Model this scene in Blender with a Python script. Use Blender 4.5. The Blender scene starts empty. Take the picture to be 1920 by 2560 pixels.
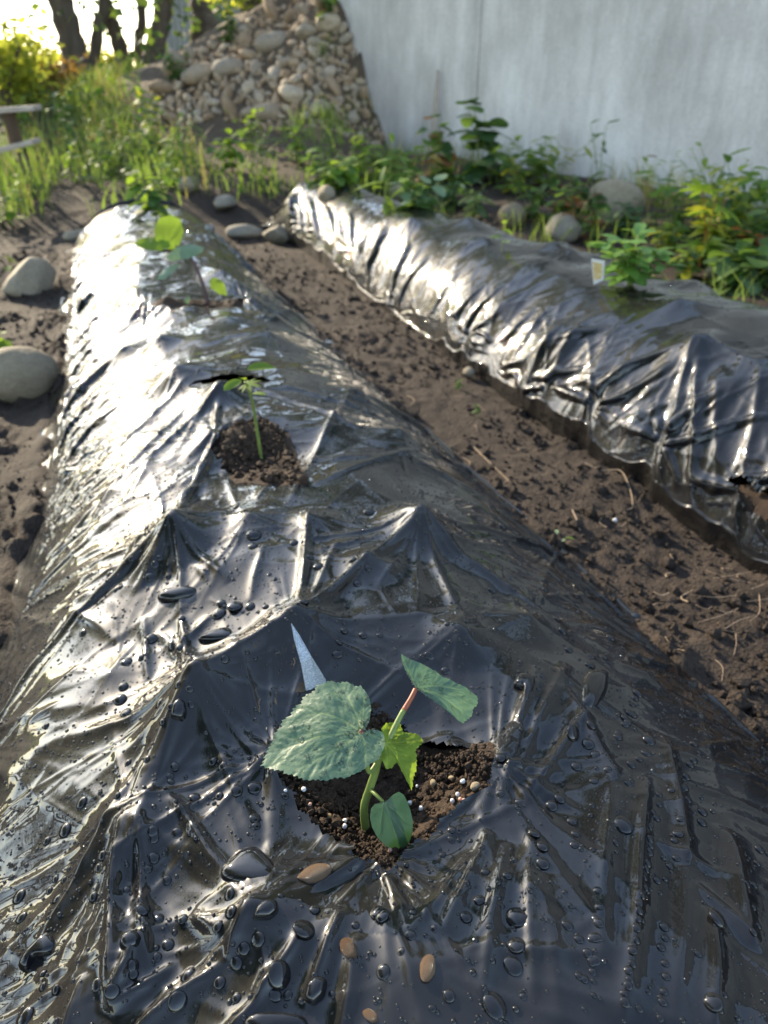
import bpy, bmesh, math, random, time
import numpy as np
from mathutils import Vector, Matrix, Quaternion, noise as mnoise

T0 = time.time()
sc = bpy.context.scene
C = sc.collection
rad = math.radians

# ------------------------------------------------------------------ camera
CAM_H = 0.62                      # metres above the garden path
PITCH = rad(29.6)
YAW = rad(20.3)                   # the planting beds run along +Y
F = 1898.0                        # focal length in photo pixels (1920 x 2560)
cam = bpy.data.cameras.new('camera')
cam_o = bpy.data.objects.new('camera', cam)
C.objects.link(cam_o)
sc.camera = cam_o
cam_o.location = (0, 0, CAM_H)
cam_o.rotation_euler = (math.pi / 2 - PITCH, 0, -YAW)
cam.sensor_fit = 'VERTICAL'
cam.sensor_height = 24
cam.lens = 12 * F / 1280
cam.clip_start = 0.01
cam.clip_end = 2000
cam.dof.use_dof = True
cam.dof.focus_distance = 0.52
cam.dof.aperture_fstop = cam.lens / 3.2      # about a 3.2 mm opening

# ------------------------------------------------------------------ light
SUN = Vector((-0.307, 0.883, 0.354)).normalized()
SKY_STRENGTH = 0.15
world = bpy.data.worlds.new('World')
sc.world = world
world.use_nodes = True
wn = world.node_tree
sky = wn.nodes.new('ShaderNodeTexSky')
sky.sky_type = 'NISHITA'
sky.sun_disc = False
sky.sun_elevation = math.asin(SUN.z)
sky.sun_rotation = math.atan2(SUN.x, SUN.y)
sky.air_density = 1.0
sky.dust_density = 0.4
sky.ozone_density = 0.5
hsv = wn.nodes.new('ShaderNodeHueSaturation')          # white balance of a hazy evening sky
hsv.inputs['Saturation'].default_value = 0.85
wn.links.new(sky.outputs[0], hsv.inputs['Color'])
wn.links.new(hsv.outputs[0], wn.nodes['Background'].inputs[0])
wn.nodes['Background'].inputs[1].default_value = SKY_STRENGTH
sun = bpy.data.lights.new('sun', 'SUN')
sun.energy = 3.2
sun.angle = rad(0.53)
sun.color = (1.0, 0.84, 0.60)
sun_o = bpy.data.objects.new('sun', sun)
C.objects.link(sun_o)
sun_o.rotation_euler = SUN.to_track_quat('Z', 'Y').to_euler()
sc.view_settings.view_transform = 'Standard'
sc.view_settings.look = 'None'
sc.view_settings.exposure = 1.8
sc.view_settings.gamma = 1.0
sc.cycles.use_denoising = True
sc.cycles.max_bounces = 8
sc.cycles.transparent_max_bounces = 12
sc.cycles.sample_clamp_indirect = 6.0
sc.cycles.caustics_reflective = False
sc.cycles.caustics_refractive = False

# ------------------------------------------------------------------ small helpers
def ray(px, py):
    x = px - 960.0
    y = py - 1280.0
    down = F * math.sin(PITCH) + y * math.cos(PITCH)
    fwd = F * math.cos(PITCH) - y * math.sin(PITCH)
    return np.array([x * math.cos(YAW) + fwd * math.sin(YAW), -x * math.sin(YAW) + fwd * math.cos(YAW), -down])

def fwd_of(py):
    return F * math.cos(PITCH) - (py - 1280.0) * math.sin(PITCH)

def at_z(px, py, z):
    d = ray(px, py)
    s = (z - CAM_H) / d[2]
    return np.array([d[0] * s, d[1] * s, z])

def at_fwd(px, py, f):
    d = ray(px, py) * (f / fwd_of(py))
    return np.array([d[0], d[1], d[2] + CAM_H])

def _hash(i, j, seed):
    n = (i * 374761393 + j * 668265263 + seed * 982451653) & 0xffffffff
    n = ((n ^ (n >> 13)) * 1274126177) & 0xffffffff
    return ((n ^ (n >> 16)) & 0xffff) / 65535.0

def vnoise(x, y, seed=0):
    x = np.asarray(x, float)
    y = np.asarray(y, float)
    xi = np.floor(x).astype(np.int64)
    yi = np.floor(y).astype(np.int64)
    fx = x - xi
    fy = y - yi
    fx = fx * fx * fx * (fx * (fx * 6 - 15) + 10)
    fy = fy * fy * fy * (fy * (fy * 6 - 15) + 10)
    return ((_hash(xi, yi, seed) * (1 - fx) + _hash(xi + 1, yi, seed) * fx) * (1 - fy)
            + (_hash(xi, yi + 1, seed) * (1 - fx) + _hash(xi + 1, yi + 1, seed) * fx) * fy) * 2 - 1

def fbm(x, y, o=4, seed=0, g=.5):
    r = 0
    a = 1
    for k in range(o):
        r = r + a * vnoise(x * 2 ** k + k * 17.3, y * 2 ** k - k * 9.1, seed + k)
        a *= g
    return r

def sstep(a, b, x):
    t = np.clip((x - a) / (b - a), 0, 1)
    return t * t * (3 - 2 * t)

def tag(o, label=None, cat=None, group=None, kind=None):
    if label: o['label'] = label
    if cat: o['category'] = cat
    if group: o['group'] = group
    if kind: o['kind'] = kind
    return o

def link(name, me, mat=None, parent=None, loc=None):
    o = bpy.data.objects.new(name, me)
    C.objects.link(o)
    if mat is not None and me is not None and not me.materials:
        me.materials.append(mat)
    if parent is not None: o.parent = parent
    if loc is not None: o.location = loc
    return o

def empty(name, loc=(0, 0, 0), rz=0.0):
    o = bpy.data.objects.new(name, None)
    o.empty_display_size = .02
    C.objects.link(o)
    o.location = loc
    o.rotation_euler = (0, 0, rz)
    return o

def mesh_np(name, V, Fc, smooth=True):
    """V (n,3), Fc (m,k) all faces of one size"""
    V = np.asarray(V, np.float32)
    Fc = np.asarray(Fc, np.int32)
    me = bpy.data.meshes.new(name)
    me.vertices.add(len(V))
    me.vertices.foreach_set('co', V.reshape(-1))
    me.loops.add(Fc.size)
    me.loops.foreach_set('vertex_index', Fc.reshape(-1))
    me.polygons.add(len(Fc))
    me.polygons.foreach_set('loop_start', np.arange(0, Fc.size, Fc.shape[1], dtype=np.int32))
    me.polygons.foreach_set('use_smooth', np.full(len(Fc), smooth, bool))
    me.update(calc_edges=True)
    return me

def grid_faces(nV, nU, keep=None):
    idx = np.arange(nV * nU).reshape(nV, nU)
    f = np.stack([idx[:-1, :-1], idx[:-1, 1:], idx[1:, 1:], idx[1:, :-1]], -1)
    if keep is not None: return f[keep]
    return f.reshape(-1, 4)

def vattr(me, name, vals):
    a = me.attributes.new(name, 'FLOAT', 'POINT')
    a.data.foreach_set('value', np.asarray(vals, np.float32).reshape(-1))

def tube_np(pts, radii, n=8, cap=True):
    """tapered tube along pts: returns verts, quads"""
    pts = [Vector(p) for p in pts]
    V = []
    up = Vector((.3, .2, 1)).normalized()
    for i, p in enumerate(pts):
        t = (pts[min(i + 1, len(pts) - 1)] - pts[max(i - 1, 0)]).normalized()
        a = t.cross(up)
        if a.length < .05: a = t.cross(Vector((1, 0, 0)))
        a.normalize()
        b = t.cross(a)
        for k in range(n):
            th = 2 * math.pi * k / n
            V.append(p + (a * math.cos(th) + b * math.sin(th)) * radii[i])
    Fc = []
    m = len(pts)
    for i in range(m - 1):
        for k in range(n):
            Fc.append((i * n + k, i * n + (k + 1) % n, (i + 1) * n + (k + 1) % n, (i + 1) * n + k))
    if cap:
        for i, q in ((0, pts[0]), (m - 1, pts[-1])):
            c = len(V)
            V.append(q)
            for k in range(0, n, 2):
                Fc.append((c, i * n + k, i * n + (k + 1) % n, i * n + (k + 2) % n))
    return np.array([tuple(v) for v in V]), np.array(Fc)

class Mesh:
    """collects pieces with quads into one mesh"""
    def __init__(s): s.V = []; s.F = []; s.n = 0
    def add(s, V, Fc):
        s.V.append(np.asarray(V, float)); s.F.append(np.asarray(Fc) + s.n); s.n += len(V)
        return s
    def build(s, name, smooth=True): return mesh_np(name, np.concatenate(s.V), np.concatenate(s.F), smooth)

def tube(name, pts, radii, mat, parent=None, n=8):
    return link(name, mesh_np(name, *tube_np(pts, radii, n)), mat, parent)

def spline(pts, n=12):
    """smooth curve through points"""
    P = np.array(pts, float)
    m = len(P)
    out = []
    for i in range(m - 1):
        p0 = P[max(i - 1, 0)]; p1 = P[i]; p2 = P[i + 1]; p3 = P[min(i + 2, m - 1)]
        for k in range(n):
            t = k / n
            out.append(.5 * ((2 * p1) + (-p0 + p2) * t + (2 * p0 - 5 * p1 + 4 * p2 - p3) * t * t + (-p0 + 3 * p1 - 3 * p2 + p3) * t ** 3))
    out.append(P[-1])
    return np.array(out)

# ------------------------------------------------------------------ materials
def mat_new(name):
    m = bpy.data.materials.new(name)
    m.use_nodes = True
    nt = m.node_tree
    b = nt.nodes['Principled BSDF']
    return m, nt, b

def N(nt, t, **kw):
    n = nt.nodes.new(t)
    for k, v in kw.items():
        if k.startswith('i_'):
            key = k[2:].replace('_', ' ')
            n.inputs[key].default_value = v
        else: setattr(n, k, v)
    return n

def ramp(nt, stops, fac):
    r = nt.nodes.new('ShaderNodeValToRGB')
    e = r.color_ramp.elements
    while len(e) < len(stops): e.new(.5)
    for i, (p, c) in enumerate(stops):
        e[i].position = p
        e[i].color = (*c, 1)
    nt.links.new(fac, r.inputs[0])
    return r

def bump(nt, b, h, strength=.5, dist=.01):
    bp = N(nt, 'ShaderNodeBump')
    bp.inputs['Strength'].default_value = strength
    bp.inputs['Distance'].default_value = dist
    nt.links.new(h, bp.inputs['Height'])
    nt.links.new(bp.outputs[0], b.inputs['Normal'])
    return bp

def soil_mat(name, dark, light, scale=1.0, dry=None):
    m, nt, b = mat_new(name)
    tc = N(nt, 'ShaderNodeTexCoord')
    n1_ = N(nt, 'ShaderNodeTexNoise'); n1_.inputs['Scale'].default_value = 9 * scale; n1_.inputs['Detail'].default_value = 9; n1_.inputs['Roughness'].default_value = .72
    n2_ = N(nt, 'ShaderNodeTexNoise'); n2_.inputs['Scale'].default_value = 160 * scale; n2_.inputs['Detail'].default_value = 6; n2_.inputs['Roughness'].default_value = .7
    vo = N(nt, 'ShaderNodeTexVoronoi'); vo.inputs['Scale'].default_value = 230 * scale
    for q in (n1_, n2_, vo): nt.links.new(tc.outputs['Object'], q.inputs['Vector'])
    mx = N(nt, 'ShaderNodeMath', operation='MULTIPLY_ADD'); nt.links.new(n2_.outputs[0], mx.inputs[0]); mx.inputs[1].default_value = .6; 
    ad = N(nt, 'ShaderNodeMath', operation='MULTIPLY'); nt.links.new(n1_.outputs[0], ad.inputs[0]); ad.inputs[1].default_value = .4
    nt.links.new(ad.outputs[0], mx.inputs[2])
    r = ramp(nt, [(.32, dark), (.52, tuple((a + c) / 2 for a, c in zip(dark, light))), (.72, light)], mx.outputs[0])
    col = r.outputs[0]
    if dry:
        r2 = ramp(nt, [(.32, tuple(c * .55 for c in dry)), (.70, dry)], mx.outputs[0])
        at = N(nt, 'ShaderNodeAttribute', attribute_name='dry')
        mm = N(nt, 'ShaderNodeMix', data_type='RGBA')
        nt.links.new(at.outputs['Fac'], mm.inputs[0]); nt.links.new(col, mm.inputs[6]); nt.links.new(r2.outputs[0], mm.inputs[7])
        col = mm.outputs[2]
    nt.links.new(col, b.inputs['Base Color'])
    b.inputs['Roughness'].default_value = .85
    b.inputs['Specular IOR Level'].default_value = .3
    hh = N(nt, 'ShaderNodeMath', operation='ADD'); nt.links.new(n2_.outputs[0], hh.inputs[0])
    h2 = N(nt, 'ShaderNodeMath', operation='MULTIPLY'); nt.links.new(vo.outputs['Distance'], h2.inputs[0]); h2.inputs[1].default_value = -.5
    nt.links.new(h2.outputs[0], hh.inputs[1])
    bump(nt, b, hh.outputs[0], .9, .006 / scale)
    return m

def film_mat():
    m, nt, b = mat_new('black_mulch_film')
    tc = N(nt, 'ShaderNodeTexCoord')
    n = N(nt, 'ShaderNodeTexNoise'); n.inputs['Scale'].default_value = 55; n.inputs['Detail'].default_value = 4
    mp = N(nt, 'ShaderNodeMapping'); mp.inputs['Scale'].default_value = (1, .35, 1)
    nt.links.new(tc.outputs['Object'], mp.inputs[0]); nt.links.new(mp.outputs[0], n.inputs['Vector'])
    n2 = N(nt, 'ShaderNodeTexNoise'); n2.inputs['Scale'].default_value = 6; n2.inputs['Detail'].default_value = 5
    nt.links.new(tc.outputs['Object'], n2.inputs['Vector'])
    r = ramp(nt, [(.35, (.007, .007, .008)), (.75, (.014, .013, .012))], n2.outputs[0])
    nt.links.new(r.outputs[0], b.inputs['Base Color'])
    b.inputs['Roughness'].default_value = .40
    b.inputs['Specular IOR Level'].default_value = .06
    b.inputs['Coat Weight'].default_value = 1
    b.inputs['Coat IOR'].default_value = 1.52
    rr = N(nt, 'ShaderNodeMapRange'); nt.links.new(n2.outputs[0], rr.inputs[0])
    rr.inputs[1].default_value = .3; rr.inputs[2].default_value = .7; rr.inputs[3].default_value = .018; rr.inputs[4].default_value = .04
    nt.links.new(rr.outputs[0], b.inputs['Coat Roughness'])
    bp = bump(nt, b, n.outputs[0], .10, .004)
    nt.links.new(bp.outputs[0], b.inputs['Coat Normal'])
    return m

def water_mat():
    m, nt, b = mat_new('clear_water')
    b.inputs['Base Color'].default_value = (1, 1, 1, 1)
    b.inputs['Roughness'].default_value = .02
    b.inputs['IOR'].default_value = 1.33
    b.inputs['Transmission Weight'].default_value = 1
    return m

def leaf_drop_mat():
    m, nt, b = mat_new('droplet_on_leaf')
    out = nt.nodes['Material Output']
    tr = N(nt, 'ShaderNodeBsdfTransparent'); gl = N(nt, 'ShaderNodeBsdfGlossy'); gl.inputs['Roughness'].default_value = .03
    fr = N(nt, 'ShaderNodeFresnel'); fr.inputs[0].default_value = 1.45
    mx = N(nt, 'ShaderNodeMixShader')
    nt.links.new(fr.outputs[0], mx.inputs[0]); nt.links.new(tr.outputs[0], mx.inputs[1]); nt.links.new(gl.outputs[0], mx.inputs[2]); nt.links.new(mx.outputs[0], out.inputs[0])
    return m

def bead_mat():
    # water lying on black film: what shows through it is the film itself
    m, nt, b = mat_new('water_on_film')
    b.inputs['Base Color'].default_value = (.010, .010, .011, 1)
    b.inputs['Roughness'].default_value = .03
    b.inputs['IOR'].default_value = 1.55
    return m

def leaf_mat(name, col, vein=None, trans=.35, rough=.45, tcol=None, var=.25, coat=0.0, vscale=60):
    m, nt, b = mat_new(name)
    out = nt.nodes['Material Output']
    tc = N(nt, 'ShaderNodeTexCoord')
    no = N(nt, 'ShaderNodeTexNoise'); no.inputs['Scale'].default_value = vscale; no.inputs['Detail'].default_value = 4
    nt.links.new(tc.outputs['Object'], no.inputs['Vector'])
    oi = N(nt, 'ShaderNodeObjectInfo')
    geo = N(nt, 'ShaderNodeNewGeometry')
    ad = N(nt, 'ShaderNodeMath', operation='ADD'); nt.links.new(no.outputs[0], ad.inputs[0])
    m2 = N(nt, 'ShaderNodeMath', operation='MULTIPLY'); nt.links.new(geo.outputs['Random Per Island'], m2.inputs[0]); m2.inputs[1].default_value = .5
    m3 = N(nt, 'ShaderNodeMath', operation='MULTIPLY_ADD'); nt.links.new(oi.outputs['Random'], m3.inputs[0]); m3.inputs[1].default_value = .4; nt.links.new(m2.outputs[0], m3.inputs[2])
    nt.links.new(m3.outputs[0], ad.inputs[1])
    lo = tuple(c * (1 - var) for c in col); hi = tuple(min(1, c * (1 + var)) for c in col)
    r = ramp(nt, [(.3, lo), (1.0, hi)], ad.outputs[0])
    colo = r.outputs[0]
    if vein:
        at = N(nt, 'ShaderNodeAttribute', attribute_name='vein')
        mv = N(nt, 'ShaderNodeMix', data_type='RGBA')
        nt.links.new(at.outputs['Fac'], mv.inputs[0]); nt.links.new(colo, mv.inputs[6]); mv.inputs[7].default_value = (*vein, 1)
        colo = mv.outputs[2]
    nt.links.new(colo, b.inputs['Base Color'])
    b.inputs['Roughness'].default_value = rough
    b.inputs['Coat Weight'].default_value = coat
    b.inputs['Coat Roughness'].default_value = .25
    b.inputs['Specular IOR Level'].default_value = .3
    vo = N(nt, 'ShaderNodeTexVoronoi', feature='DISTANCE_TO_EDGE'); vo.inputs['Scale'].default_value = vscale * 4
    nt.links.new(tc.outputs['Object'], vo.inputs['Vector'])
    sq = N(nt, 'ShaderNodeMath', operation='MINIMUM'); nt.links.new(vo.outputs['Distance'], sq.inputs[0]); sq.inputs[1].default_value = .25
    bump(nt, b, sq.outputs[0], .22, .0012)
    tr = N(nt, 'ShaderNodeBsdfTranslucent')
    t = tcol or tuple(min(1, c * 2.2) for c in col)
    hs = N(nt, 'ShaderNodeMix', data_type='RGBA'); hs.inputs[0].default_value = .5
    nt.links.new(colo, hs.inputs[6]); hs.inputs[7].default_value = (*t, 1)
    nt.links.new(hs.outputs[2], tr.inputs[0])
    mx = N(nt, 'ShaderNodeMixShader'); mx.inputs[0].default_value = trans
    nt.links.new(b.outputs[0], mx.inputs[1]); nt.links.new(tr.outputs[0], mx.inputs[2]); nt.links.new(mx.outputs[0], out.inputs[0])
    return m

def stone_mat(name, stops, scale=14, rough=.8, rnd=.55):
    m, nt, b = mat_new(name)
    tc = N(nt, 'ShaderNodeTexCoord')
    oi = N(nt, 'ShaderNodeObjectInfo')
    mp = N(nt, 'ShaderNodeVectorMath', operation='ADD'); nt.links.new(tc.outputs['Object'], mp.inputs[0])
    sc3 = N(nt, 'ShaderNodeVectorMath', operation='SCALE'); nt.links.new(oi.outputs['Location'], sc3.inputs[0]); sc3.inputs['Scale'].default_value = 7
    nt.links.new(sc3.outputs[0], mp.inputs[1])
    n1_ = N(nt, 'ShaderNodeTexNoise'); n1_.inputs['Scale'].default_value = scale * .12; n1_.inputs['Detail'].default_value = 8; n1_.inputs['Roughness'].default_value = .65
    n2_ = N(nt, 'ShaderNodeTexNoise'); n2_.inputs['Scale'].default_value = scale; n2_.inputs['Detail'].default_value = 6; n2_.inputs['Roughness'].default_value = .75
    nt.links.new(mp.outputs[0], n1_.inputs['Vector']); nt.links.new(mp.outputs[0], n2_.inputs['Vector'])
    a = N(nt, 'ShaderNodeMath', operation='MULTIPLY'); nt.links.new(oi.outputs['Random'], a.inputs[0]); a.inputs[1].default_value = rnd
    b1 = N(nt, 'ShaderNodeMath', operation='MULTIPLY_ADD'); nt.links.new(n1_.outputs[0], b1.inputs[0]); b1.inputs[1].default_value = 1 - rnd; nt.links.new(a.outputs[0], b1.inputs[2])
    r = ramp(nt, stops, b1.outputs[0])
    mx = N(nt, 'ShaderNodeMix', data_type='RGBA', blend_type='MULTIPLY'); mx.inputs[0].default_value = .7
    r2 = ramp(nt, [(.3, (.55, .52, .48)), (.65, (1.15, 1.12, 1.08))], n2_.outputs[0])
    nt.links.new(r.outputs[0], mx.inputs[6]); nt.links.new(r2.outputs[0], mx.inputs[7])
    nt.links.new(mx.outputs[2], b.inputs['Base Color'])
    b.inputs['Roughness'].default_value = rough
    bump(nt, b, n2_.outputs[0], .6, .006)
    return m

def plain_mat(name, col, rough=.6, nscale=40, var=.3, bumpd=.002, stretch=(1, 1, 1), metal=0):
    m, nt, b = mat_new(name)
    tc = N(nt, 'ShaderNodeTexCoord'); mp = N(nt, 'ShaderNodeMapping'); mp.inputs['Scale'].default_value = stretch
    nt.links.new(tc.outputs['Object'], mp.inputs[0])
    no = N(nt, 'ShaderNodeTexNoise'); no.inputs['Scale'].default_value = nscale; no.inputs['Detail'].default_value = 7; no.inputs['Roughness'].default_value = .65
    nt.links.new(mp.outputs[0], no.inputs['Vector'])
    r = ramp(nt, [(.3, tuple(c * (1 - var) for c in col)), (.7, tuple(min(1, c * (1 + var)) for c in col))], no.outputs[0])
    nt.links.new(r.outputs[0], b.inputs['Base Color'])
    b.inputs['Roughness'].default_value = rough
    b.inputs['Metallic'].default_value = metal
    bump(nt, b, no.outputs[0], .5, bumpd)
    return m

M = {}
M['soil'] = soil_mat('dark_garden_soil', (.013, .0085, .0065), (.078, .057, .043), 1.0, (.15, .11, .075))
M['potting'] = soil_mat('potting_soil', (.013, .008, .0055), (.085, .054, .035), 2.2)
M['film'] = film_mat()
M['water'] = water_mat()
M['bead'] = bead_mat()
M['leaf_drop'] = leaf_drop_mat()
M['stone'] = stone_mat('river_stone', [(.22, (.26, .18, .11)), (.40, (.40, .30, .20)), (.55, (.30, .255, .20)), (.68, (.50, .41, .30)), (.8, (.24, .22, .19))])
M['pebble'] = stone_mat('wet_pebble', [(.3, (.10, .055, .028)), (.55, (.20, .13, .08)), (.75, (.32, .25, .18))], 300, .12, .3)
M['pellet'] = plain_mat('white_pellet', (.78, .78, .80), .5, 600, .08, .0003)
M['pellet_pink'] = plain_mat('pink_pellet', (.55, .33, .26), .6, 600, .2, .0003)
M['grit'] = stone_mat('grit', [(.3, (.30, .20, .10)), (.6, (.45, .36, .22)), (.8, (.35, .33, .30))], 900, .6)
M['bark'] = plain_mat('bark', (.09, .068, .05), .9, 9, .5, .02, (1, 1, .25))
M['straw'] = plain_mat('dry_root', (.30, .22, .15), .8, 90, .3, .001)
M['wood'] = plain_mat('weathered_wood', (.42, .36, .30), .8, 14, .3, .002, (1, 8, 1))
M['rust'] = plain_mat('dark_iron', (.05, .05, .055), .6, 30, .4, .001)
M['okra'] = leaf_mat('okra_leaf', (.085, .150, .095), (.24, .33, .14), .24, .45, (.20, .36, .07), .18, .22, 70)
M['okra_young'] = leaf_mat('young_okra_leaf', (.16, .25, .025), (.36, .42, .08), .45, .45, (.45, .6, .05), .2, .1, 90)
M['coty'] = leaf_mat('okra_seed_leaf', (.030, .075, .028), (.10, .17, .06), .2, .4, (.1, .25, .03), .15, .3, 70)
M['stem'] = plain_mat('green_stem', (.16, .22, .055), .5, 60, .2, .0005)
M['stem_red'] = plain_mat('red_stem', (.30, .085, .04), .5, 60, .25, .0005)
M['stem_purple'] = plain_mat('purple_stem', (.07, .035, .04), .5, 60, .25, .0005)
M['leaf_bright'] = leaf_mat('bright_leaf', (.13, .23, .03), None, .5, .6, (.40, .55, .04), .25, 0, 40)
M['leaf_mid'] = leaf_mat('mid_leaf', (.075, .14, .032), None, .42, .65, (.25, .40, .05), .35, 0, 40)
M['leaf_dark'] = leaf_mat('dark_leaf', (.04, .085, .028), None, .35, .6, (.15, .28, .04), .35, 0, 40)
M['leaf_basil'] = leaf_mat('basil_leaf', (.14, .27, .065), None, .4, .35, (.32, .5, .06), .2, .3, 50)
M['leaf_yellow'] = leaf_mat('yellow_leaf', (.20, .25, .03), None, .5, .5, (.6, .55, .04), .3, .1, 40)
M['leaf_red'] = leaf_mat('reddish_leaf', (.16, .075, .03), None, .4, .5, (.4, .18, .05), .35, .1, 40)
M['leaf_pale'] = leaf_mat('pale_leaf', (.14, .22, .12), None, .3, .3, (.3, .45, .1), .2, .5, 40)
M['grass'] = leaf_mat('grass_blade', (.10, .16, .036), None, .5, .65, (.35, .48, .06), .45, .1, 6)
M['grass_dry'] = leaf_mat('dry_grass_blade', (.22, .20, .075), None, .45, .6, (.55, .50, .14), .35, 0, 6)
M['tag_white'] = plain_mat('white_plastic', (.72, .74, .76), .4, 200, .05, .0001)
M['shed'] = plain_mat('pale_corrugated_sheet', (.36, .37, .36), .6, 3, .12, .001)
M['roof'] = plain_mat('grey_roof', (.16, .15, .15), .7, 5, .2, .002)
M['house'] = plain_mat('grey_render', (.42, .40, .38), .8, 5, .1, .001)
M['window'] = plain_mat('dark_glass', (.03, .035, .04), .1, 5, .1, .0001)
# ------------------------------------------------------------------ terrain
WALL_A = np.array([3.07, 3.07])
WALL_D = np.array([-0.341, 0.94])
WALL_D /= np.linalg.norm(WALL_D)

def on_wall(px, py):
    """where a line of sight meets the wall plane"""
    d = ray(px, py)
    n = np.array([WALL_D[1], -WALL_D[0]])
    s = (WALL_A @ n) / (d[0] * n[0] + d[1] * n[1])
    return np.array([d[0] * s, d[1] * s, d[2] * s + CAM_H])

ctrl = []
for gx in (-3, -1.8, -.9, 0, .8, 1.5):
    for gy in (-1.5, 0, .8, 1.6, 2.4, 3.2, 3.8):
        ctrl.append((gx, gy, 0.0))
ctrl += [(3.07, 3.07, .10), (3.6, 1.6, .10), (4.2, 0, .08), (4.8, -2, .05), (2.2, 2.6, .06), (1.9, 3.4, .08), (2.6, 2.6, .08), (2.13, 5.66, .2), (2.6, 4.36, .16), (1.9, 4.4, .12), (1.75, 1.5, .03), (2.4, .6, .05)]
for px, py in ((945, 300), (925, 240), (905, 170), (890, 130), (868, 60), (840, 0)):
    ctrl.append(tuple(on_wall(px, py)))
for px, py, f in ((640, 440, 4.6), (400, 440, 4.6), (850, 430, 4.9), (700, 340, 5.7), (700, 200, 6.2), (700, 100, 6.7), (720, 20, 7.0), (780, 0, 6.7),
                  (560, 340, 5.8), (550, 200, 6.4), (560, 90, 7.1), (820, 320, 5.6), (800, 180, 6.0), (790, 60, 6.4),
                  (430, 310, 6.0), (420, 225, 6.5), (470, 130, 7.1), (330, 275, 6.3), (200, 330, 6.2), (60, 330, 6.0), (60, 480, 4.4),
                  (215, 235, 8.4), (90, 225, 12), (330, 190, 9)):
    ctrl.append(tuple(at_fwd(px, py, f)))
ctrl += [(1.75, 6.9, 1.2), (1.5, 7.6, 1.1), (1.2, 8.4, .85), (2.2, 9.5, 1.1), (1.2, 9.5, .75), (3.0, 11, 1.2), (.3, 11, .6), (-6, 6, .3), (-6, 0, 0), (-6, 11, .45), (6, 14, 1.4), (0, 20, .6), (-12, 20, .45), (14, 20, 1.0), (-14, 4, .2), (8, -6, 0), (-8, -8, 0)]
ctrl = np.array(ctrl)
_d = np.hypot(ctrl[:, None, 0] - ctrl[None, :, 0], ctrl[:, None, 1] - ctrl[None, :, 1])
_A = np.block([[-_d + np.eye(len(ctrl)) * -.04, np.ones((len(ctrl), 1))], [np.ones((1, len(ctrl))), np.zeros((1, 1))]])
_w = np.linalg.solve(_A, np.append(ctrl[:, 2], 0))

def terrain(x, y):
    """smooth height of the ground"""
    x = np.asarray(x, float)
    y = np.asarray(y, float)
    z = np.full(np.broadcast(x, y).shape, _w[-1])
    for (cx, cy, _), w in zip(ctrl, _w[:-1]):
        z = z - w * np.hypot(x - cx, y - cy)
    near = sstep(4.4, 3.6, y) * sstep(1.9, 1.4, x) * sstep(-2.2, -1.5, x) * sstep(-2, -1, y)
    z = z * (1 - near)
    far = sstep(18, 30, np.hypot(x, y))
    return z * (1 - far) + .55 * far

def bed_base(x, y, cx, half, h, top):
    d = np.abs(x - cx)
    return h * (1 - sstep(top, half, d))

def left1(y): return np.interp(y, [0, .5, .85, 1.26, 2, 3.4], [-.33, -.265, -.205, -.155, -.115, -.085])
def right1(y): return np.interp(y, [0, .5, 1.1, 2, 3.4], [.59, .575, .565, .55, .53])
def mid1(y): return (left1(y) + right1(y)) / 2
def half1(y): return (right1(y) - left1(y)) / 2
def half2(y): return np.interp(y, [0, 1.2, 1.9, 2.8, 3.6, 4.1], [.33, .33, .275, .225, .19, .15])
def mid2(y): return np.interp(y, [0, 1.4, 3, 4.1], [.835, .825, .845, .80]) + half2(y)
def hump(d, p=2.3, q=.95): return np.clip(1 - np.clip(d, 0, 1) ** p, 0, 1) ** q

def surface(x, y):
    """ground and beds together, for setting things down"""
    z = terrain(x, y)
    z = np.where((y > -.2) & (y < 3.55), np.maximum(z, .185 * hump(np.abs(x - mid1(y)) / half1(y))), z)
    z = np.where((y > .2) & (y < 3.8), np.maximum(z, .225 * hump(np.abs(x - mid2(y)) / half2(y), 2.6, .85)), z)
    return z

def hit(px, py, fn=surface, far=40.0):
    d = ray(px, py)
    d = d / np.linalg.norm(d)
    t = np.concatenate([np.arange(.25, 4, .01), np.arange(4, 12, .03), np.arange(12, far, .25)])
    z = CAM_H + d[2] * t
    g = fn(d[0] * t, d[1] * t)
    k = np.argmax(z < g)
    if not (z < g).any(): return None
    k = max(k, 1)
    a = (z - g)[k - 1]; b = (z - g)[k]
    tt = t[k - 1] + (t[k] - t[k - 1]) * a / (a - b)
    p = d * tt
    return np.array([p[0], p[1], CAM_H + p[2]])

def soil_relief(x, y):
    near = sstep(5.5, 3.5, y)
    a = np.abs(fbm(x * 22, y * 22, 3, 3, .55))
    b = np.abs(vnoise(x * 75, y * 75, 9)) + .5 * np.abs(vnoise(x * 150, y * 150, 10))
    lump = sstep(.0, .7, fbm(x * 7, y * 7, 2, 14))
    path = .40 + .9 * sstep(.45, .1, x)
    b = b * .6 + .5 * np.abs(vnoise(x * 210, y * 210, 12))
    lump = lump * path
    r = .008 * fbm(x * 4, y * 4, 2, 2) + (.003 + .010 * lump) * (1 - a * 1.3) + (.003 + .004 * lump) * (1 - b) - .012
    rid = 0
    for e in (left1(y), right1(y)):
        rid = rid + np.exp(-((x - e + .012 * vnoise(y * 9, e * 0 + 1, 5)) / .030) ** 2)
    inb = sstep(-.3, .0, y) * sstep(4.2, 3.9, y)
    r = r + .020 * rid * inb * (.65 + .6 * vnoise(x * 18, y * 18, 33) + .25 * vnoise(x * 60, y * 60, 34))
    return r * (.35 + .65 * near) + .02 * fbm(x * 1.3, y * 1.3, 3, 77) * (1 - near)

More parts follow.
